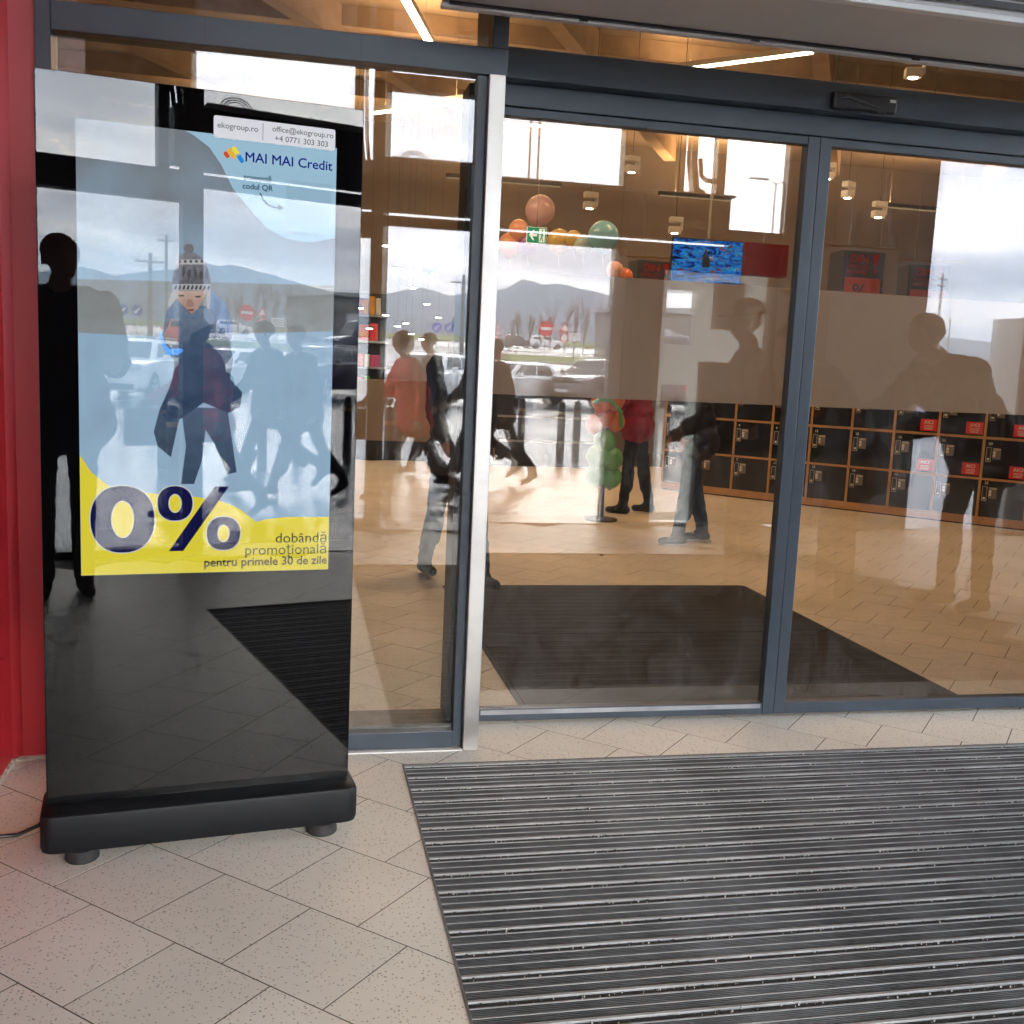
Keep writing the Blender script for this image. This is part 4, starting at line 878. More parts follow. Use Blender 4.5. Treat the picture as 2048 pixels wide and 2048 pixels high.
# low partition and shelving far left
pt = thing('wood_partition', 'low brown partition with a dark plinth seen behind the walking shopper', 'partition', (0, 15, 0))
MB().box(-4, 2.6, 0, .12, .28, 1.15).build('panel', M['store_wall'], pt); MB().box(-4, 2.6, .01, .11, 0, .2795).build('plinth', mat('navy_plinth', (.02, .024, .035), .5), pt)
ds = thing('dark_gondola', 'dark shelving unit behind the left door', 'shelving', (0, 14.6, 0))
MB().box(2.75, 4.5, 0, .5, 0, 1.3).build('cabinet', mat('navy_unit', (.022, .026, .04), .5), ds)
for z in (.35, .7, 1.05): MB().box(2.78, 4.47, -.03, -.001, z, z+.03).build('shelf_edge', M['galv'], ds)
cols_ = [(.6, .03, .03), (.7, .35, .02), (.1, .35, .06), (.6, .5, .05), (.5, .06, .2), (.08, .15, .5), (.7, .7, .65)]
pm = [mat('pack_%d' % k, c, .4) for k, c in enumerate(cols_)]
for gi, (gx, gy, lb) in enumerate(((.35, 15.6, 'tall shelf of bright packets at the right edge of the display stand'),)):
    sh = thing('shelf_unit', lb, 'shelving', (gx, gy, 0), 0, 'shelves of goods far inside the store')
    MB().box(0, 1.0, .3, .4, 0, 2.4).build('back_panel', M['dark_frame'], sh)
    for z in range(6): MB().box(0, 1.0, 0, .299, .15+z*.38, .18+z*.38).build('shelf', M['galv'], sh)
    for z in range(6):
        x = .03
        while x < .85:
            wd = random.uniform(.07, .14); hh = random.uniform(.16, .3)
            MB().box(x, x+wd, .02, .2, .181+z*.38, .181+z*.38+hh, bev=.006).build('packet', pm[random.choice([6, 6, 3, 1]) if gi else random.randrange(7)], sh); x += wd+.012
# television, red box
tv = thing('television', 'television screen with blue pictures hanging behind the left door', 'television', (4.72, 13, 2.6))
MB().box(0, .98, .01, .06, 0, .56, bev=.008).build('casing', M['plastic_black'], tv)
def tv_picture():
    m = bpy.data.materials.new('tv_picture'); m.use_nodes = True; t_ = m.node_tree; t_.nodes.clear(); lk = t_.links.new
    o = t_.nodes.new('ShaderNodeOutputMaterial'); e = t_.nodes.new('ShaderNodeEmission'); e.inputs[1].default_value = .1; lk(e.outputs[0], o.inputs[0])
    c = t_.nodes.new('ShaderNodeTexCoord'); mp_ = t_.nodes.new('ShaderNodeMapping'); mp_.inputs['Scale'].default_value = (5, 1, 11); lk(c.outputs['Object'], mp_.inputs[0])
    n = t_.nodes.new('ShaderNodeTexNoise'); n.inputs['Scale'].default_value = 1.6; n.inputs['Detail'].default_value = 6; n.inputs['Distortion'].default_value = 1.2; lk(mp_.outputs[0], n.inputs['Vector'])
    r_ = t_.nodes.new('ShaderNodeValToRGB'); r_.color_ramp.interpolation = 'CONSTANT'; ramp(r_, [(0, (.004, .008, .03, 1)), (.38, (.01, .05, .3, 1)), (.45, (.02, .2, .9, 1)), (.52, (.03, .5, 1, 1)), (.57, (.01, .03, .12, 1)), (.62, (.6, .06, .1, 1)), (.66, (.2, .6, 1, 1))]); lk(n.outputs['Fac'], r_.inputs[0]); lk(r_.outputs[0], e.inputs[0]); return m
tvs = MB().box(.012, .968, .006, .0095, .012, .548).build('screen', tv_picture(), tv)
MB().prism([(.42, .2), (.42, .32), (.45, .37), (.455, .42), (.48, .42), (.485, .37), (.52, .32), (.52, .2)], 'y', .003, .0045).build('pictured_figure', M['plastic_black'], tvs)
MB().tube([(.5, .035, .56), (.5, .035, 2.6)], .02, 6).build('ceiling_stem', M['galv'], tv)
crim = mat('crimson', (.22, .008, .015), .5)
rb = thing('red_sign_box', 'dark red sign box right of the television', 'sign', (5.74, 13.05, 2.75)); MB().box(0, .62, 0, .2, 0, .42, bev=.01).build('box', crim, rb); MB().tube([(.3, .1, .42), (.3, .1, 2.45)], .015, 6).build('stem', M['galv'], rb)
# promotion displays hanging: DIN ... !
pd_m = mat('display_grey', (.07, .075, .08), .5); rt_m = mat('display_red', (.5, .02, .015), .5, emit=(.8, .03, .02), es=.0); or_m = mat('display_orange', (.6, .1, .03), .5, emit=(.9, .14, .03), es=0)
def promo(label, loc, rz):
    t = thing('promotion_display', label, 'promotion sign', loc, rz, 'hanging promotion displays')
    MB().box(0, .48, 0, .04, .3, .62).build('grey_board', pd_m, t); MB().box(0, .48, 0, .04, -.02, .298).build('orange_board', or_m, t)
    MB().box(.4805, .52, .005, .35, -.02, .62).build('side_board', pd_m, t); MB().box(-.04, -.0005, .005, .35, -.02, .62).build('side_board', pd_m, t)
    text('DIN', .14, rt_m, t, (.05, -.002, .48), bold=.003, ext=.001); text('PROPOZIȚIA', .055, rt_m, t, (.02, -.002, .41), bold=.001, ext=.001); text('NOASTRĂ', .06, rt_m, t, (.02, -.002, .345), bold=.001, ext=.001)
    MB().prism([(.35, .59), (.44, .59), (.41, .44), (.38, .44)], 'y', -.003, -.001).build('exclamation', rt_m, t); MB().lathe([(.025, -.003), (.025, -.001)], 14, (.395, 0, .385), 'y').build('exclamation_dot', rt_m, t)
    text('%', .28, pd_m, t, (.1, -.002, .03), bold=.003, ext=.001)
    for x in (.03, .45): MB().tube([(x, .02, .62), (x, .02, 1.6)], .004, 5).build('wire', M['galv'], t)
    MB().tube([(-.2, .02, .66), (.7, .02, .68)], .012, 6).build('gold_rail', mat('brass', (.5, .35, .15), .3, .8) if 'brass' not in bpy.data.materials else bpy.data.materials['brass'], t)
    return t
promo('grey and orange percent promotion display hanging behind the right door', (6.62, 12, 2.4), 0)
promo('second promotion display hanging farther right, mostly covered by reflections', (7.9, 12.6, 2.36), R(-8))
promo('small far promotion display seen left of the television', (4.7, 14.2, 2.35), R(4))
# exit sign
ex = thing('exit_sign', 'green and white emergency exit sign with arrow hanging by the balloons', 'exit sign', (2.7, 12.5, 2.9))
gm = mat('exit_green', (.01, .22, .12), .4, emit=(.01, .25, .13), es=.12); wm = mat('exit_white', (.8, .8, .78), .4, emit=(.8, .85, .8), es=.12)
MB().box(-.005, .235, 0, .02, -.005, .185).build('frame', wm, ex); MB().box(0, .135, -.003, -.0005, 0, .18).build('green_field', gm, ex); MB().box(.1355, .23, -.003, -.0005, 0, .18).build('green_field', gm, ex)
MB().prism([(.02, .09), (.07, .15), (.09, .15), (.062, .105), (.12, .105), (.12, .075), (.062, .075), (.09, .03), (.07, .03)], 'y', -.005, -.0035).build('arrow', wm, ex)
MB().box(.145, .215, -.0045, -.0032, .012, .168).build('door_symbol', wm, ex)
MB().prism([(.175, .14), (.19, .14), (.2, .1), (.185, .07), (.2, .02), (.188, .02), (.175, .06), (.16, .02), (.15, .025), (.168, .075), (.17, .11), (.155, .09), (.15, .1)], 'y', -.006, -.005).build('running_figure', gm, ex)
MB().lathe([(.01, -.006), (.01, -.005)], 10, (.184, 0, .152), 'y').build('figure_head', gm, ex); MB().tube([(.115, .01, .185), (.115, .01, 2.3)], .005, 5).build('stem', M['galv'], ex)
# balloons
def balloon(name, c, r, col, parent):
    return MB().lathe([(.004*r/.2, -r*1.22), (.02*r/.2, -r*1.15), (r*.35, -r*.98)]+[(r*math.cos(R(a)), r*math.sin(R(a))*(1.08 if a < 0 else 1)) for a in range(-65, 90, 12)]+[(.002, r)], 20, c).build(name, col, parent, smooth=True)
bm_ = {k: mat('balloon_'+k, c, .3, coat=.3) for k, c in dict(pink=(.7, .5, .58), teal=(.25, .62, .85), orange=(.85, .45, .32), yellow=(.75, .58, .2), purple=(.4, .2, .55), pale=(.55, .75, .85), green=(.16, .5, .2), cream=(.75, .68, .45), deeporange=(.9, .22, .04), blue=(.25, .5, .75)).items()}
for (n_, x, y, z, r_, c, lb) in (('p', 2.96, 13, 3.36, .185, 'pink', 'large pink balloon above the exit sign'), ('t', 3.5, 12, 2.97, .18, 'teal', 'large teal balloon right of the exit sign'), ('o', 2.7, 13, 3.1, .13, 'orange', 'orange balloon left of the exit sign, upper'), ('o2', 2.62, 13.1, 2.93, .15, 'orange', 'orange balloon left of the exit sign, lower'), ('pu', 2.82, 13, 2.95, .13, 'purple', 'purple balloon behind the exit sign'), ('y', 3.12, 12.6, 2.95, .15, 'yellow', 'yellow balloon right of the exit sign'), ('y2', 3.25, 12.4, 2.97, .1, 'yellow', 'small yellow balloon between the yellow and teal ones'), ('pa', 3.32, 12.2, 2.88, .11, 'pale', 'pale balloon left of the large teal one'), ('or', 3.66, 12, 2.6, .1, 'orange', 'orange balloon below the teal one'), ('or2', 3.85, 12.2, 2.55, .1, 'deeporange', 'second orange balloon below the teal one'), ('b', 1.75, 14, 2.75, .14, 'blue', 'pale blue balloon behind the side pane'), ('c', 2.2, 13.8, 2.5, .15, 'cream', 'cream balloon behind the side pane'), ('b2', 2.3, 14, 2.1, .16, 'blue', 'lower blue balloon behind the side pane'), ('pk', 2.85, 13.1, 3.06, .08, 'pink', 'small pink balloon under the large pink one')):
    t = thing('balloon', lb, 'balloon', (x, y, z), 0, 'balloons of the decoration'); balloon('skin', (0, 0, 0), r_, bm_[c], t)
    MB().tube([(0, 0, -r_*1.2), (.02, 0, -r_*1.2-.12)], .002, 4).build('string', M['white'], t)
bf = thing('balloon_figure', 'green and orange balloon figure standing behind the left door', 'balloon figure', (2.9, 9.5, 0))
MB().lathe([(.16, 0), (.16, .02), (.03, .03), (.02, .36)], 20).build('stand', M['dark_frame'], bf)
for (x, z, r_, c) in ((-.06, .44, .11, 'green'), (.08, .42, .11, 'green'), (-.07, .62, .11, 'green'), (.07, .6, .11, 'green'), (0, .76, .11, 'green'), (-.1, .92, .09, 'deeporange'), (.0, 1.0, .11, 'deeporange'), (.1, .95, .09, 'deeporange'), (-.06, 1.14, .1, 'deeporange'), (.06, 1.16, .1, 'deeporange')):
    balloon('balloon', (x, random.uniform(-.06, .06), z), r_, bm_[c], bf)
MB().tube([(-.16, -.1, 1.12), (-.1, -.13, 1.16), (.0, -.13, 1.15), (.1, -.12, 1.05), (.12, -.1, .9)], .022, 8).build('twisted_balloon', bm_['green'], bf, smooth=True)
# ================================================================== CARS
CG = mat('car_glass', (.02, .024, .028), .04, spec=.8); TY = mat('tyre', (.012, .012, .012), .8); RM = mat('alloy_rim', (.5, .5, .52), .3, .7); ARCH = mat('wheel_arch', (.008, .008, .008), .9)
HL = mat('headlight', (.6, .62, .64), .08, .3); TL_ = mat('tail_light', (.5, .01, .01), .2, emit=(1, .05, .02), es=.25)
PAINT = {}
def paint(col):
    if col not in PAINT: PAINT[col] = mat('car_paint_%d' % len(PAINT), col, .3, coat=1.0)
    return PAINT[col]
TOPS = {'hatch': [(0, .5), (.015, .62), (.05, .72), (.14, .82), (.27, .93), (.45, .95), (.8, .98), (.95, .97), (.985, .85), (1, .5)],
        'suv': [(0, .5), (.012, .72), (.04, .86), (.14, .92), (.27, .97), (.45, .98), (.8, 1.0), (.96, 1.0), (.99, .9), (1, .5)],
        'van': [(0, .5), (.012, .75), (.04, .9), (.12, 1.0), (.2, 1.05), (.45, 1.05), (.9, 1.05), (.98, 1.05), (.995, .95), (1, .5)]}
CAB = {'hatch': (.25, .95, .43, .84), 'suv': (.26, .97, .40, .90), 'van': (.17, .995, .30, .97)}
def car(label, loc, rz, Ln, Wd, Ht, col, kind, plate=True, group='cars outside'):
    t = thing('parked_car', label, 'car', loc, rz, group); P = paint(col); w = Wd/2; k = Ht/1.45 if kind != 'van' else Ht/1.9
    X = lambda s: Ln*(.5-s)
    zb = .2 if kind == 'hatch' else .24
    mb = MB(); ring_n = 10
    for s, zt in TOPS[kind]:
        zt *= k; f = 1-.16*max(0, (.1-s)/.1)**2-.08*max(0, (s-.93)/.07)**2; ww = w*f
        half = [(ww*.84, zb), (ww*.97, zb+.1), (ww, (zb+zt)/2), (ww*.97, zt-.06), (ww*.86, zt)]
        for y, z in half: mb.v.append((X(s), y, z))
        for y, z in half[::-1]: mb.v.append((X(s), -y, z))
    nS = len(TOPS[kind])
    for i in range(nS-1):
        for q in range(ring_n): mb.f.append((i*ring_n+q, i*ring_n+(q+1) % ring_n, (i+1)*ring_n+(q+1) % ring_n, (i+1)*ring_n+q)); mb.m.append(0)
    mb.f += [tuple(range(ring_n))[::-1], tuple(range((nS-1)*ring_n, nS*ring_n))]; mb.m += [0, 0]
    body = mb.build('body', P, t, smooth=35)
    a, b, c, d = CAB[kind]; zbelt = np.interp(.5, [q[0] for q in TOPS[kind]], [q[1] for q in TOPS[kind]])*k-.03; zr = Ht-.03
    wb, wr = w*.90, w*.70
    cab = MB(); rows = [(0, a, b, wb), (.55, a+(c-a)*.58, b+(d-b)*.5, wb*.45+wr*.55+.03), (.93, c-.01, d+.012, wr+.03), (1, c+.03, d-.03, wr-.05)]
    for v, s0, s1, hw in rows:
        z = zbelt+(zr-zbelt)*v; cab.v += [(X(s0), hw*.92, z), (X((s0+s1)/2), hw, z+.012), (X(s1), hw*.93, z), (X(s1), -hw*.93, z), (X((s0+s1)/2), -hw, z+.012), (X(s0), -hw*.92, z)]
    for i in range(len(rows)-1):
        for q in range(6): cab.f.append((i*6+q, i*6+(q+1) % 6, (i+1)*6+(q+1) % 6, (i+1)*6+q)); cab.m.append(0)
    cab.f.append(tuple(range(18, 24))); cab.m.append(0)
    cab.build('cabin', P, t, smooth=50)
    V = [Vector(q) for q in cab.v]
    def quad(name, i0, i1, u0, u1, v0, v1, m):
        # glazing on the band between rows 0 and 2 along edge i0-i1
        def S(u, v):
            if v < .55/.93: vv = v/(.55/.93); A, B_ = V[i0].lerp(V[6+i0], vv), V[i1].lerp(V[6+i1], vv)
            else: vv = (v-.55/.93)/(1-.55/.93); A, B_ = V[6+i0].lerp(V[12+i0], vv), V[6+i1].lerp(V[12+i1], vv)
            return A.lerp(B_, u)
        g = MB(); nu, nv = 3, 4; P_ = [[S(u0+(u1-u0)*i/nu, v0+(v1-v0)*j/nv) for i in range(nu+1)] for j in range(nv+1)]
        nn = (P_[0][-1]-P_[0][0]).cross(P_[-1][0]-P_[0][0]).normalized(); cen = Vector((0, 0, (zbelt+zr)/2))
        if nn.dot(P_[1][1]-cen) < 0: nn = -nn
        vs = [p+nn*.006 for r_ in P_ for p in r_]; g.add(vs, [(j*(nu+1)+i, j*(nu+1)+i+1, (j+1)*(nu+1)+i+1, (j+1)*(nu+1)+i) for j in range(nv) for i in range(nu)]); g.build(name, m, t)
    quad('windscreen', 5, 0, .06, .94, .06, .93, CG)
    quad('rear_window', 2, 3, .08, .92, .25, .92, CG)
    for i0, i1, u0, u1 in ((0, 1, .16, .97), (1, 2, .04, .78 if kind != 'van' else .3), (5, 4, .16, .97), (4, 3, .04, .78 if kind != 'van' else .3)): quad('side_window', i0, i1, u0, u1, .12, .86, CG)
    rwl = .315*(1.08 if kind != 'hatch' else 1)
    for s in (.185, .8):
        for sg in (-1, 1):
            y = sg*(w-.005)
            MB().lathe([(rwl+.06, min(y, y+sg*.012)), (rwl+.06, max(y, y+sg*.012))], 22, (X(s), 0, rwl+.01), 'y').build('wheel_arch', ARCH, t)
            wh_ = MB().lathe([(rwl*.72, y-.2 if sg > 0 else y), (rwl, y-.18 if sg > 0 else y+.02), (rwl, y-.02 if sg > 0 else y+.18), (rwl*.72, y+.018 if sg > 0 else y+.2)] if sg > 0 else [(rwl*.72, y-.018), (rwl, y+.02), (rwl, y+.18), (rwl*.72, y+.2)], 24, (X(s), 0, rwl), 'y').build('wheel', TY, t, smooth=40)
            yo = y+sg*.019
            rm = MB()
            for q in range(5):
                an_ = 2*math.pi*q/5+.3; c_, s_ = math.cos(an_), math.sin(an_); r0, r1 = .03, rwl*.68
                px, pz = -s_*.03, c_*.03
                rm.prism([(X(s)+c_*r0+px*1.3, rwl+s_*r0+pz*1.3), (X(s)+c_*r1+px*1.6, rwl+s_*r1+pz*1.6), (X(s)+c_*r1-px*1.6, rwl+s_*r1-pz*1.6), (X(s)+c_*r0-px*1.3, rwl+s_*r0-pz*1.3)], 'y', min(yo, yo+sg*.012), max(yo, yo+sg*.012))
            n_ = 24; o_ = [(X(s)+rwl*.72*math.cos(2*math.pi*q/n_), rwl+rwl*.72*math.sin(2*math.pi*q/n_)) for q in range(n_)]; i_ = [(X(s)+rwl*.62*math.cos(2*math.pi*q/n_), rwl+rwl*.62*math.sin(2*math.pi*q/n_)) for q in range(n_)]
            yy = yo+sg*.013; rm.add([(p[0], yy, p[1]) for p in o_]+[(p[0], yy, p[1]) for p in i_], [(q, (q+1) % n_, (q+1) % n_+n_, q+n_) for q in range(n_)])
            rm.build('rim', RM, wh_)
    zf = (.66 if kind == 'hatch' else .78)*k
    for sg in (-1, 1):
        y0, y1 = sorted((sg*w*.5, sg*w*.86)); MB().prism([(y0, zf-.05), (y1, zf-.02), (y1, zf+.09), (y0, zf+.05)], 'x', X(.03), X(-.003)).build('headlight', HL, t)
        y0, y1 = sorted((sg*w*.66, sg*w*.9)); MB().box(X(1.004), X(.975), y0, y1, zf, zf+.2).build('tail_light', TL_, t)
        my = sg*(w+.02); MB().box(X(a+.09), X(a+.055), min(my, my+sg*.17), max(my, my+sg*.17), zbelt+.0, zbelt+.14, bev=.03).build('mirror', P, t)
        for s in (.45, .66): y0, y1 = sorted((sg*w, sg*(w+.02))); MB().box(X(s+.03), X(s), y0, y1, zbelt-.17, zbelt-.14, bev=.005).build('door_handle', P, t)
    MB().box(X(.01), X(-.006), -w*.48, w*.48, zf-.05, zf+.05, bev=.01).build('grille', ARCH, t); MB().box(X(.02), X(-.008), -w*.7, w*.7, zb+.05, zb+.2, bev=.02).build('bumper_intake', ARCH, t)
    MB().box(X(-.006), X(-.01), -.05, .05, zf-.04, zf+.04, bev=.01).build('badge', HL, t)
    if plate: MB().box(X(-.005), X(-.012), -.26, .26, zb+.23, zb+.34).build('number_plate', M['white_print'], t)
    if kind == 'suv':
        for sg in (-1, 1): MB().tube([(X(c+.04), sg*wr*.9, zr), (X(c+.06), sg*wr*.9, zr+.06), (X(d-.06), sg*wr*.9, zr+.06), (X(d-.04), sg*wr*.9, zr)], .018, 6).build('roof_rail', RM, t)
    return t
WHT = (.72, .72, .74); DRK = (.035, .03, .045)
A1 = R(140)
car('white hatchback mirrored in the left door, nose towards the steel post', (7.3, -27.4, gz(-27.4)), A1, 4.05, 1.73, 1.45, WHT, 'hatch')
car('dark purple off-roader mirrored right of the white hatchback', (10.5, -27.7, gz(-27.7)), A1, 4.3, 1.82, 1.66, DRK, 'suv')
car('white off-roader mirrored in the left half of the screen', (4.1, -24.6, gz(-24.6)), R(118), 4.45, 1.85, 1.64, (.78, .79, .8), 'suv')
car('dark car mirrored behind the pale outer door leaf', (14.2, -27.5, gz(-27.5)), R(-40), 4.3, 1.8, 1.5, (.05, .04, .045), 'hatch')
car('blue and white car mirrored between the silhouettes in the right door', (22.4, -25.5, gz(-25.5)), R(150), 4.2, 1.76, 1.5, (.3, .32, .6), 'hatch')
car('white pickup-sized car driving on the far road, mirrored under the no entry sign', (35, -138, gz(-138)), R(5), 5.0, 1.9, 1.85, (.8, .8, .8), 'suv')
car('grey car on the far road mirrored just behind the white one', (31, -139, gz(-139)), R(5), 4.2, 1.8, 1.8, (.1, .1, .11), 'suv')
car('red car with lit tail lights mirrored beside the steel post', (11.2, -54, gz(-54)), R(-80), 4.0, 1.75, 1.5, (.6, .04, .03), 'hatch')
car('dark blue van mirrored at the right edge of the display stand', (21.5, -52, gz(-52)), R(170), 5.2, 1.95, 2.1, (.02, .025, .06), 'van')

# ================================================================== PEOPLE
SK = mat('skin', (.42, .24, .17), .5); HAIR = mat('hair', (.03, .022, .018), .6); SOLE = mat('shoe_sole', (.7, .69, .66), .6); EYEM = mat('eye', (.02, .02, .02), .2)
CL = {}
def cloth(col):
    if col not in CL: CL[col] = mat('cloth_%d' % len(CL), col, .85, var=.25, vscale=14, bump=.35, bscale=25)
    return CL[col]
def capsule(p0, p1, r0, r1, n=12, m=5):
    p0, p1 = Vector(p0), Vector(p1); d = (p1-p0); l = d.length; d.normalize(); a = d.orthogonal().normalized(); b = d.cross(a); prof = []
    for k in range(m): t = R(-90+90*k/m)+1e-3; prof.append((math.sin(t)*r0, max(1e-4, math.cos(t)*r0)))
    prof.append((0, r0)); prof.append((l, r1))
    for k in range(1, m+1): t = R(90*k/m)-1e-3; prof.append((l+math.sin(t)*r1, max(1e-4, math.cos(t)*r1)))
    vs = [p0+d*h_+(a*math.cos(2*math.pi*q/n)+b*math.sin(2*math.pi*q/n))*r for h_, r in prof for q in range(n)]
    fs = [(i*n+q, i*n+(q+1) % n, (i+1)*n+(q+1) % n, (i+1)*n+q) for i in range(len(prof)-1) for q in range(n)]+[tuple(range(n))[::-1], tuple(range((len(prof)-1)*n, len(prof)*n))]
    return vs, fs
def person(label, loc, rz, hgt=1.75, legs=((0, 0), (0, 0)), arms=((8, 8, 15), (8, 8, 15)), lean=0, nod=8, top=(.03, .03, .035), bot=(.02, .022, .03), shoe=(.02, .02, .02), hair='short', coat=.0, sole=False, bag=None, belly=0.0, group=None, voxel=.014, turn=0, hat=(.05, .05, .05), hood=False):
    """facing local -y; legs: (hip swing, knee bend) for left/right in degrees; arms: (swing forward, outwards, elbow bend)"""
    t = thing('person', label, 'person', loc, rz, group); s = hgt/1.75; caps = []; V3 = Vector
    def sw(a): return V3((0, -math.sin(R(a)), -math.cos(R(a))))
    low = []
    foot = []
    hipz = .93
    for sg, (hs, kb) in zip((1, -1), legs):
        hip = V3((sg*.095, 0, 0)); kn = hip+sw(hs)*.44; an_ = kn+sw(hs-kb)*.43; low.append((hip, kn, an_, hs-kb, sg))
    drop = min(q[2].z for q in low); hipz = -drop+.085
    off = V3((0, 0, hipz))
    for hip, kn, an_, ga, sg in low:
        hip, kn, an_ = hip+off, kn+off, an_+off
        caps += [(hip, kn, .088, .062, 1), (kn, an_+V3((0, 0, .03)), .062, .05, 1), (kn+V3((0, .012, -.1)), kn+V3((0, .012, -.1))+(an_-kn)*.35, .06, .055, 1)]
        lift = R(min(60, max(0, -ga*.9))) if an_.z > .12 else 0
        fd = V3((sg*.12, -math.cos(lift), -math.sin(lift))).normalized()
        heel = an_+V3((0, .035, -.045)); toe = an_+fd*.15+V3((0, 0, -.052)); caps += [(heel, toe, .042, .036, 2), (an_+V3((0, 0, .0)), heel.lerp(toe, .45)+V3((0, 0, .015)), .048, .04, 2)]
        foot.append((heel, toe, fd, sg))
    ln = R(lean); upv = V3((0, -math.sin(ln), math.cos(ln))); fwv = V3((0, -math.cos(ln), -math.sin(ln)))
    pel = off+V3((0, 0, .02)); T = lambda h_, f=0, x=0: pel+upv*h_+fwv*f+V3((x, 0, 0))
    caps += [(T(0, 0, -.08), T(0, 0, .08), .12, .12, 1), (T(.06, 0, -.06), T(.06, 0, .06), .125+coat*.5, .125+coat*.5, 0), (T(.2, .01+belly*.4, -.055), T(.2, .01+belly*.4, .055), .118+coat*.5+belly, .118+coat*.5+belly, 0), (T(.38, .01, -.085), T(.38, .01, .085), .118+coat*.4, .118+coat*.4, 0), (T(.49, 0, -.13), T(.49, 0, .13), .07+coat*.3, .07+coat*.3, 0)]
    if coat > .02: caps += [(T(-.08, 0, -.08), T(-.08, 0, .08), .14+coat*.5, .14+coat*.5, 0)]
    nod_ = R(lean*.6+nod); hu = V3((math.sin(R(turn))*.0, -math.sin(nod_), math.cos(nod_))); nb = T(.52); nk = nb+hu*.09; hc = nk+hu*.115; tr_ = R(turn)
    hf = V3((math.sin(tr_), -math.cos(nod_)*math.cos(tr_), -math.sin(nod_)))
    side_ = hu.cross(hf).normalized()
    caps += [(nb, nk, .058, .055, 3 if not hood else 0), (hc+hu*.03+hf*-.012, hc+hu*.03+hf*.02, .088, .084, 3), (hc-hu*.05+hf*.03, hc-hu*.02+hf*.03, .058, .068, 3), (hc-hu*.005+hf*.1, hc+hu*.03+hf*.088, .016, .01, 3)]
    for sg in (1, -1): caps.append((hc+side_*sg*.083+hu*.012, hc+side_*sg*.088-hu*.02, .016, .012, 3))
    hands = []
    for sg, (af, ao, eb) in zip((1, -1), arms):
        sh = T(.48, 0, sg*(.175+coat*.3)); d1_ = V3((sg*math.sin(R(ao)), -math.sin(R(af))*math.cos(R(ao)), -math.cos(R(af))*math.cos(R(ao)))).normalized(); el = sh+d1_*.29
        d2_ = V3((sg*math.sin(R(ao*.3))-sg*.15*math.sin(R(eb)), -math.sin(R(af+eb)), -math.cos(R(af+eb)))).normalized(); wr = el+d2_*.25
        caps += [(sh, el, .062+coat*.35, .05+coat*.3, 0), (el, wr-d2_*.02, .05+coat*.3, .038+coat*.2, 0)]
        pn = d2_.orthogonal().normalized(); caps.append((wr, wr+d2_*.07, .032, .034, 3))
        lat = d2_.cross(V3((1, 0, 0))).normalized()
        for q in range(4):
            fb = wr+d2_*.085+lat*(q-1.5)*.019; ft = fb+(d2_*.8+V3((-sg*.5, 0, 0))).normalized()*(.04, .048, .046, .036)[q]; caps += [(fb, ft, .011, .0095, 3), (ft, ft+(d2_*.4+V3((-sg*.9, 0, 0))).normalized()*.028, .0095, .0085, 3)]
        caps.append((wr+d2_*.03-lat*.03, wr+d2_*.07-lat*.052, .0115, .0095, 3)); hands.append(wr+d2_*.09)
    mb = MB()
    for p0, p1, r0, r1, l_ in caps: mb.add(*capsule(p0, p1, r0, r1))
    me = bpy.data.meshes.new('tmp'); me.from_pydata(mb.v, [], mb.f); ob = bpy.data.objects.new('tmp', me); COL.objects.link(ob)
    md = ob.modifiers.new('r', 'REMESH'); md.mode = 'VOXEL'; md.voxel_size = voxel; md.use_smooth_shade = True
    m2 = ob.modifiers.new('s', 'SMOOTH'); m2.factor = .5; m2.iterations = 3
    dg = bpy.context.evaluated_depsgraph_get(); nm = bpy.data.meshes.new_from_object(ob.evaluated_get(dg)); bpy.data.objects.remove(ob); bpy.data.meshes.remove(me)
    nm.name = 'body'; nm.materials.clear()
    for q in (cloth(top), cloth(bot), cloth(shoe), SK): nm.materials.append(q)
    nf = len(nm.polygons); cen = np.zeros(nf*3); nm.polygons.foreach_get('center', cen); cen = cen.reshape(-1, 3); best = np.full(nf, 9e9); lab = np.zeros(nf, int)
    for p0, p1, r0, r1, l_ in caps:
        a = np.array(p0); b = np.array(p1); ab = b-a; tt = np.clip(((cen-a)@ab)/max(1e-9, ab@ab), 0, 1); dd = np.linalg.norm(cen-(a+tt[:, None]*ab), axis=1)-(r0+(r1-r0)*tt)
        up_ = dd < best; best[up_] = dd[up_]; lab[up_] = l_
    nm.polygons.foreach_set('material_index', lab)
    vl = np.full(len(nm.vertices), 3)
    for p_, l_ in zip(nm.polygons, lab):
        for vi in p_.vertices: vl[vi] = l_
    sd_ = (hash(label) % 97)*.37
    nrm = [v.normal.copy() for v in nm.vertices]
    for v, l_, nn in zip(nm.vertices, vl, nrm):
        if l_ < 2:
            c_ = v.co; f_ = abs(mnoise.noise(Vector((c_.x*9+sd_, c_.y*9, c_.z*15+c_.x*6))))*1.2+.5*mnoise.noise(Vector((c_.x*22, c_.y*22+sd_, c_.z*20)))
            v.co = c_+nn*(.016 if l_ == 0 else .011)*(.55-f_)
    nm.polygons.foreach_set('use_smooth', [True]*nf); nm.update(); lab = lab; nm.polygons.foreach_set('use_smooth', [True]*nf); nm.update()
    bo_ = place('body', nm, t); bo_.scale = (s, s, s)
    def ch(mbx, name, m, sm=True): o = mbx.build(name, m, t, smooth=sm); o.scale = (s, s, s); return o
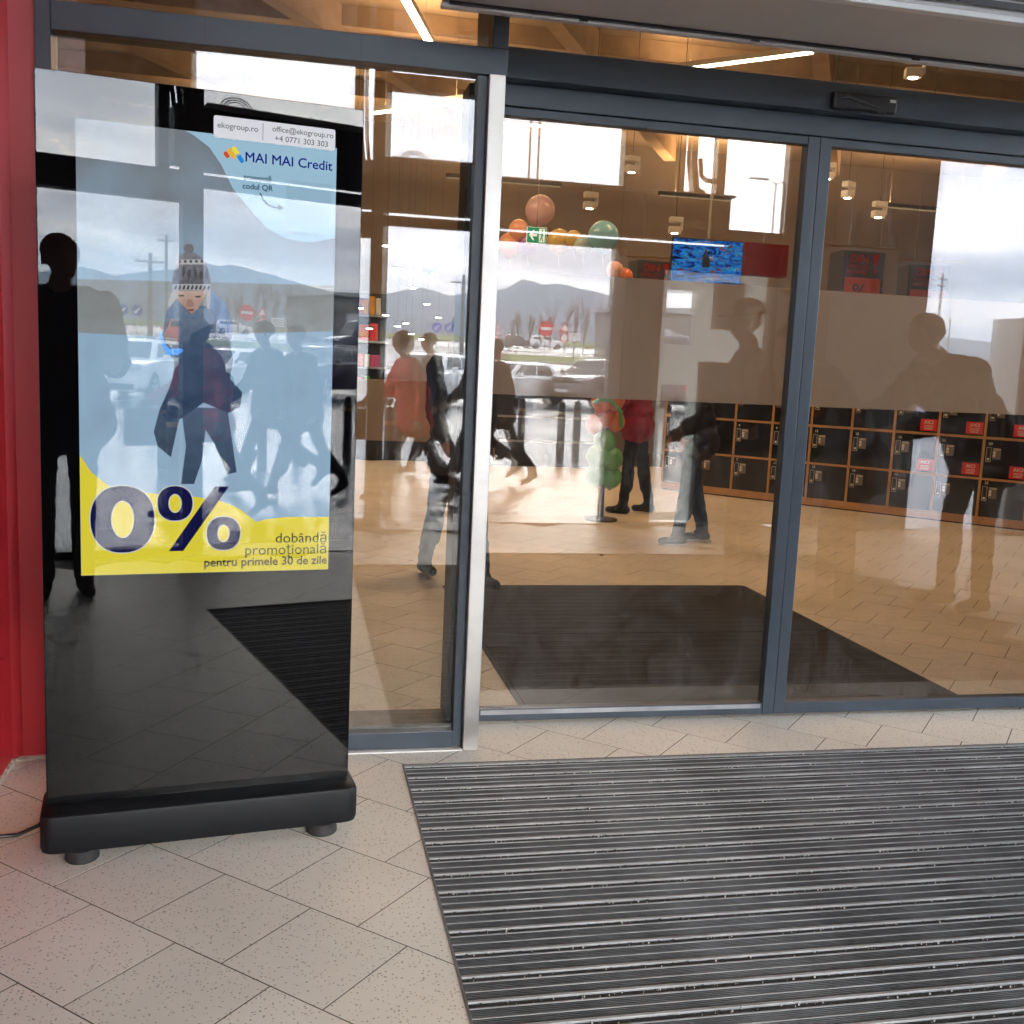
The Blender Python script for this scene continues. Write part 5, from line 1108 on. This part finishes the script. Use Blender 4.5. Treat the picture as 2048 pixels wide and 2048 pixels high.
    if hair in ('short', 'grey', 'long'):
        hm = HAIR if hair != 'grey' else cloth((.2, .19, .18)); bm = bmesh.new(); bmesh.ops.create_icosphere(bm, subdivisions=3, radius=1)
        rn = random.Random(hash(label) % 999)
        for v in list(bm.verts):
            q = v.co.copy(); p_ = hc+hu*.035-hf*.012+side_*q.x*.094+hf*q.y*.104+hu*q.z*.1
            v.co = p_+(p_-hc).normalized()*rn.uniform(-.004, .006)
        bmesh.ops.delete(bm, geom=[v for v in bm.verts if (v.co-hc).dot(hf) > .055 or (v.co-hc).dot(hu) < (-.035 if hair != 'long' else -.12)], context='VERTS'); ch(MB().bm(bm), 'hair', hm)
    if hair == 'cap':
        bm = bmesh.new(); bmesh.ops.create_icosphere(bm, subdivisions=3, radius=1)
        for v in bm.verts: q = v.co; v.co = hc+hu*.045-hf*.006+side_*q.x*.1+hf*q.y*.108+hu*max(q.z, -.1)*.095
        c_ = ch(MB().bm(bm), 'cap_crown', cloth(hat)); ch(MB().prism([(-.08, 0), (.08, 0), (.07, .07), (.03, .095), (-.03, .095), (-.07, .07)], 'z', -.006, .006).build('x', cloth(hat)) and MB(), 'x', cloth(hat)) if False else None
        pk = MB(); base = hc+hu*.05+hf*.085; pk.add([base+side_*a_+hf*b_+hu*z_ for z_ in (-.006, .006) for a_, b_ in ((-.08, -.02), (.08, -.02), (.07, .05), (.03, .078), (-.03, .078), (-.07, .05))], [(0, 1, 2, 3, 4, 5), (11, 10, 9, 8, 7, 6)]+[(i, (i+1) % 6, (i+1) % 6+6, i+6) for i in range(6)]); ch(pk, 'cap_peak', cloth(hat), False)
    if hair == 'hood':
        bm = bmesh.new(); bmesh.ops.create_icosphere(bm, subdivisions=3, radius=1)
        for v in bm.verts: q = v.co; v.co = hc-hf*.02+side_*q.x*.1+hf*q.y*.108+hu*(q.z*.125+.005)
        bmesh.ops.delete(bm, geom=[v for v in bm.verts if (v.co-hc).dot(hf) > .06], context='VERTS'); ch(MB().bm(bm), 'hood', cloth(hat))
    for sg in (1, -1): ch(MB().ball(hc+hf*.083+side_*sg*.032+hu*.022, .011, 8), 'eye', EYEM)
    ch(MB().tube([hc+hf*.09+side_*.025-hu*.05, hc+hf*.097-hu*.052, hc+hf*.09-side_*.025-hu*.05], .0045, 6), 'mouth', cloth((.25, .1, .08)))
    if sole:
        for heel, toe, fd, sg in foot:
            lt = fd.cross(V3((0, 0, 1))).normalized(); z = min(heel.z-.042, toe.z-.036); o_ = [(heel-fd*.048+lt*.022), (heel-fd*.048-lt*.022), (heel-lt*.042), (toe-lt*.04), (toe+fd*.03-lt*.022), (toe+fd*.036), (toe+fd*.03+lt*.022), (toe+lt*.04), (heel+lt*.042)]
            mbx = MB(); n_ = len(o_); mbx.add([(p.x, p.y, max(.001, z-.006)) for p in o_]+[(p.x, p.y, z+.02) for p in o_], [tuple(range(n_))[::-1], tuple(range(n_, 2*n_))]+[(i, (i+1) % n_, (i+1) % n_+n_, i+n_) for i in range(n_)]); ch(mbx, 'shoe_sole', SOLE, False)
            lm = MB(); mid = heel.lerp(toe, .5)+V3((0, 0, .045))
            for q in range(4): c0 = mid+fd*(q*.022-.02)-V3((0, 0, q*.008)); lm.tube([c0+lt*.028, c0+V3((0, 0, .012)), c0-lt*.028], .004, 5)
            ch(lm, 'laces', SOLE, False)
    if bag:
        p = hands[0 if bag > 0 else 1]; ch(MB().box(p.x-.05, p.x+.05, p.y-.16, p.y+.16, p.z-.36, p.z-.04, bev=.03), 'bag', cloth((.03, .03, .03))); ch(MB().tube([(p.x, p.y-.08, p.z-.05), (p.x, p.y, p.z+.02), (p.x, p.y+.08, p.z-.05)], .008, 6), 'bag_handle', cloth((.03, .03, .03)))
    return t
# inside the store
person('shopper inside in dark trousers, legs seen left of the steel post', (1.06, 6.72, 0), R(20), 1.72, ((16, 4), (-14, 6)), ((-10, 10, 20), (14, 10, 20)), 2, 6, (.05, .05, .06), (.014, .016, .024), (.012, .012, .012), coat=.03)
person('shopper in a dark padded coat and blue jeans with black trainers, walking left inside', (3.3, 8.24, .002), R(-92), 1.74, ((9, 2), (-8, 5)), ((6, 9, 14), (2, 9, 10)), 6, 12, (.016, .015, .024), (.02, .035, .085), (.012, .012, .013), coat=.07, sole=True, hair='short')
person('shopper in a dark red jacket and black trousers deeper inside the store', (3.38, 10.0, .002), R(-120), 1.72, ((6, 2), (-8, 4)), ((15, 10, 30), (5, 10, 20)), 2, 5, (.3, .01, .04), (.012, .012, .016), (.015, .015, .018), coat=.05, hair='long')
# in the vestibule and outside (only their reflections are in view)
person('photographer in a black jacket, dark silhouette mirrored at the left of the display stand', (-.27, -.42, 0), R(184), 1.98, ((2, 0), (-2, 0)), ((12, 12, 62), (20, 10, 70)), 2, 22, (.02, .02, .023), (.014, .014, .017), (.012, .012, .012), hair=None, coat=.07, turn=-28)
person('man in a flat cap mirrored as a brown silhouette beside the middle door stile', (2.66, 2.15, 0), R(-75), 1.8, ((3, 2), (-3, 2)), ((20, 10, 40), (10, 12, 30)), 4, 6, (.02, .018, .017), (.012, .012, .014), hair='cap', coat=.06, turn=-5)
person('hunched person mirrored as a low silhouette in the middle of the right door', (3.3, 2.2, 0), R(-80), 1.78, ((8, 8), (4, 8)), ((30, 20, 50), (30, 20, 50)), 30, 18, (.02, .018, .017), (.012, .012, .014), coat=.1, belly=.03)
person('person bending forward mirrored as a silhouette at the right edge', (4.3, 2.05, 0), R(-95), 1.94, ((10, 10), (2, 6)), ((35, 18, 40), (35, 18, 40)), 38, 14, (.02, .018, .017), (.012, .012, .014), coat=.1, hair='short')
person('walker in a red jacket and dark hood mirrored in the side pane', (1.2, -3.2, 0), R(-104), 1.74, ((26, 6), (-24, 16)), ((25, 10, 40), (-20, 10, 30)), 10, 10, (.8, .035, .06), (.03, .032, .045), (.05, .05, .05), hair='hood', coat=.05, hat=(.03, .03, .035), bag=1)
person('dark walker mirrored directly behind the steel post', (2.15, -4.7, 0), R(-100), 1.76, ((24, 4), (-28, 26)), ((20, 10, 30), (-20, 10, 30)), 4, 8, (.035, .03, .03), (.03, .03, .035), coat=.06)
person('grey haired walker in a dark coat mirrored in the right half of the screen', (2.45, -4.5, 0), R(-100), 1.72, ((22, 3), (-22, 16)), ((20, 8, 25), (-15, 8, 25)), 6, 10, (.05, .045, .045), (.045, .05, .06), hair='grey', coat=.06)
person('walker in a navy coat carrying a bag mirrored behind the printed man', (1.75, -5.9, 0), R(-95), 1.76, ((18, 3), (-18, 12)), ((15, 8, 30), (-10, 8, 20)), 4, 10, (.012, .016, .035), (.02, .025, .04), coat=.07, bag=-1)
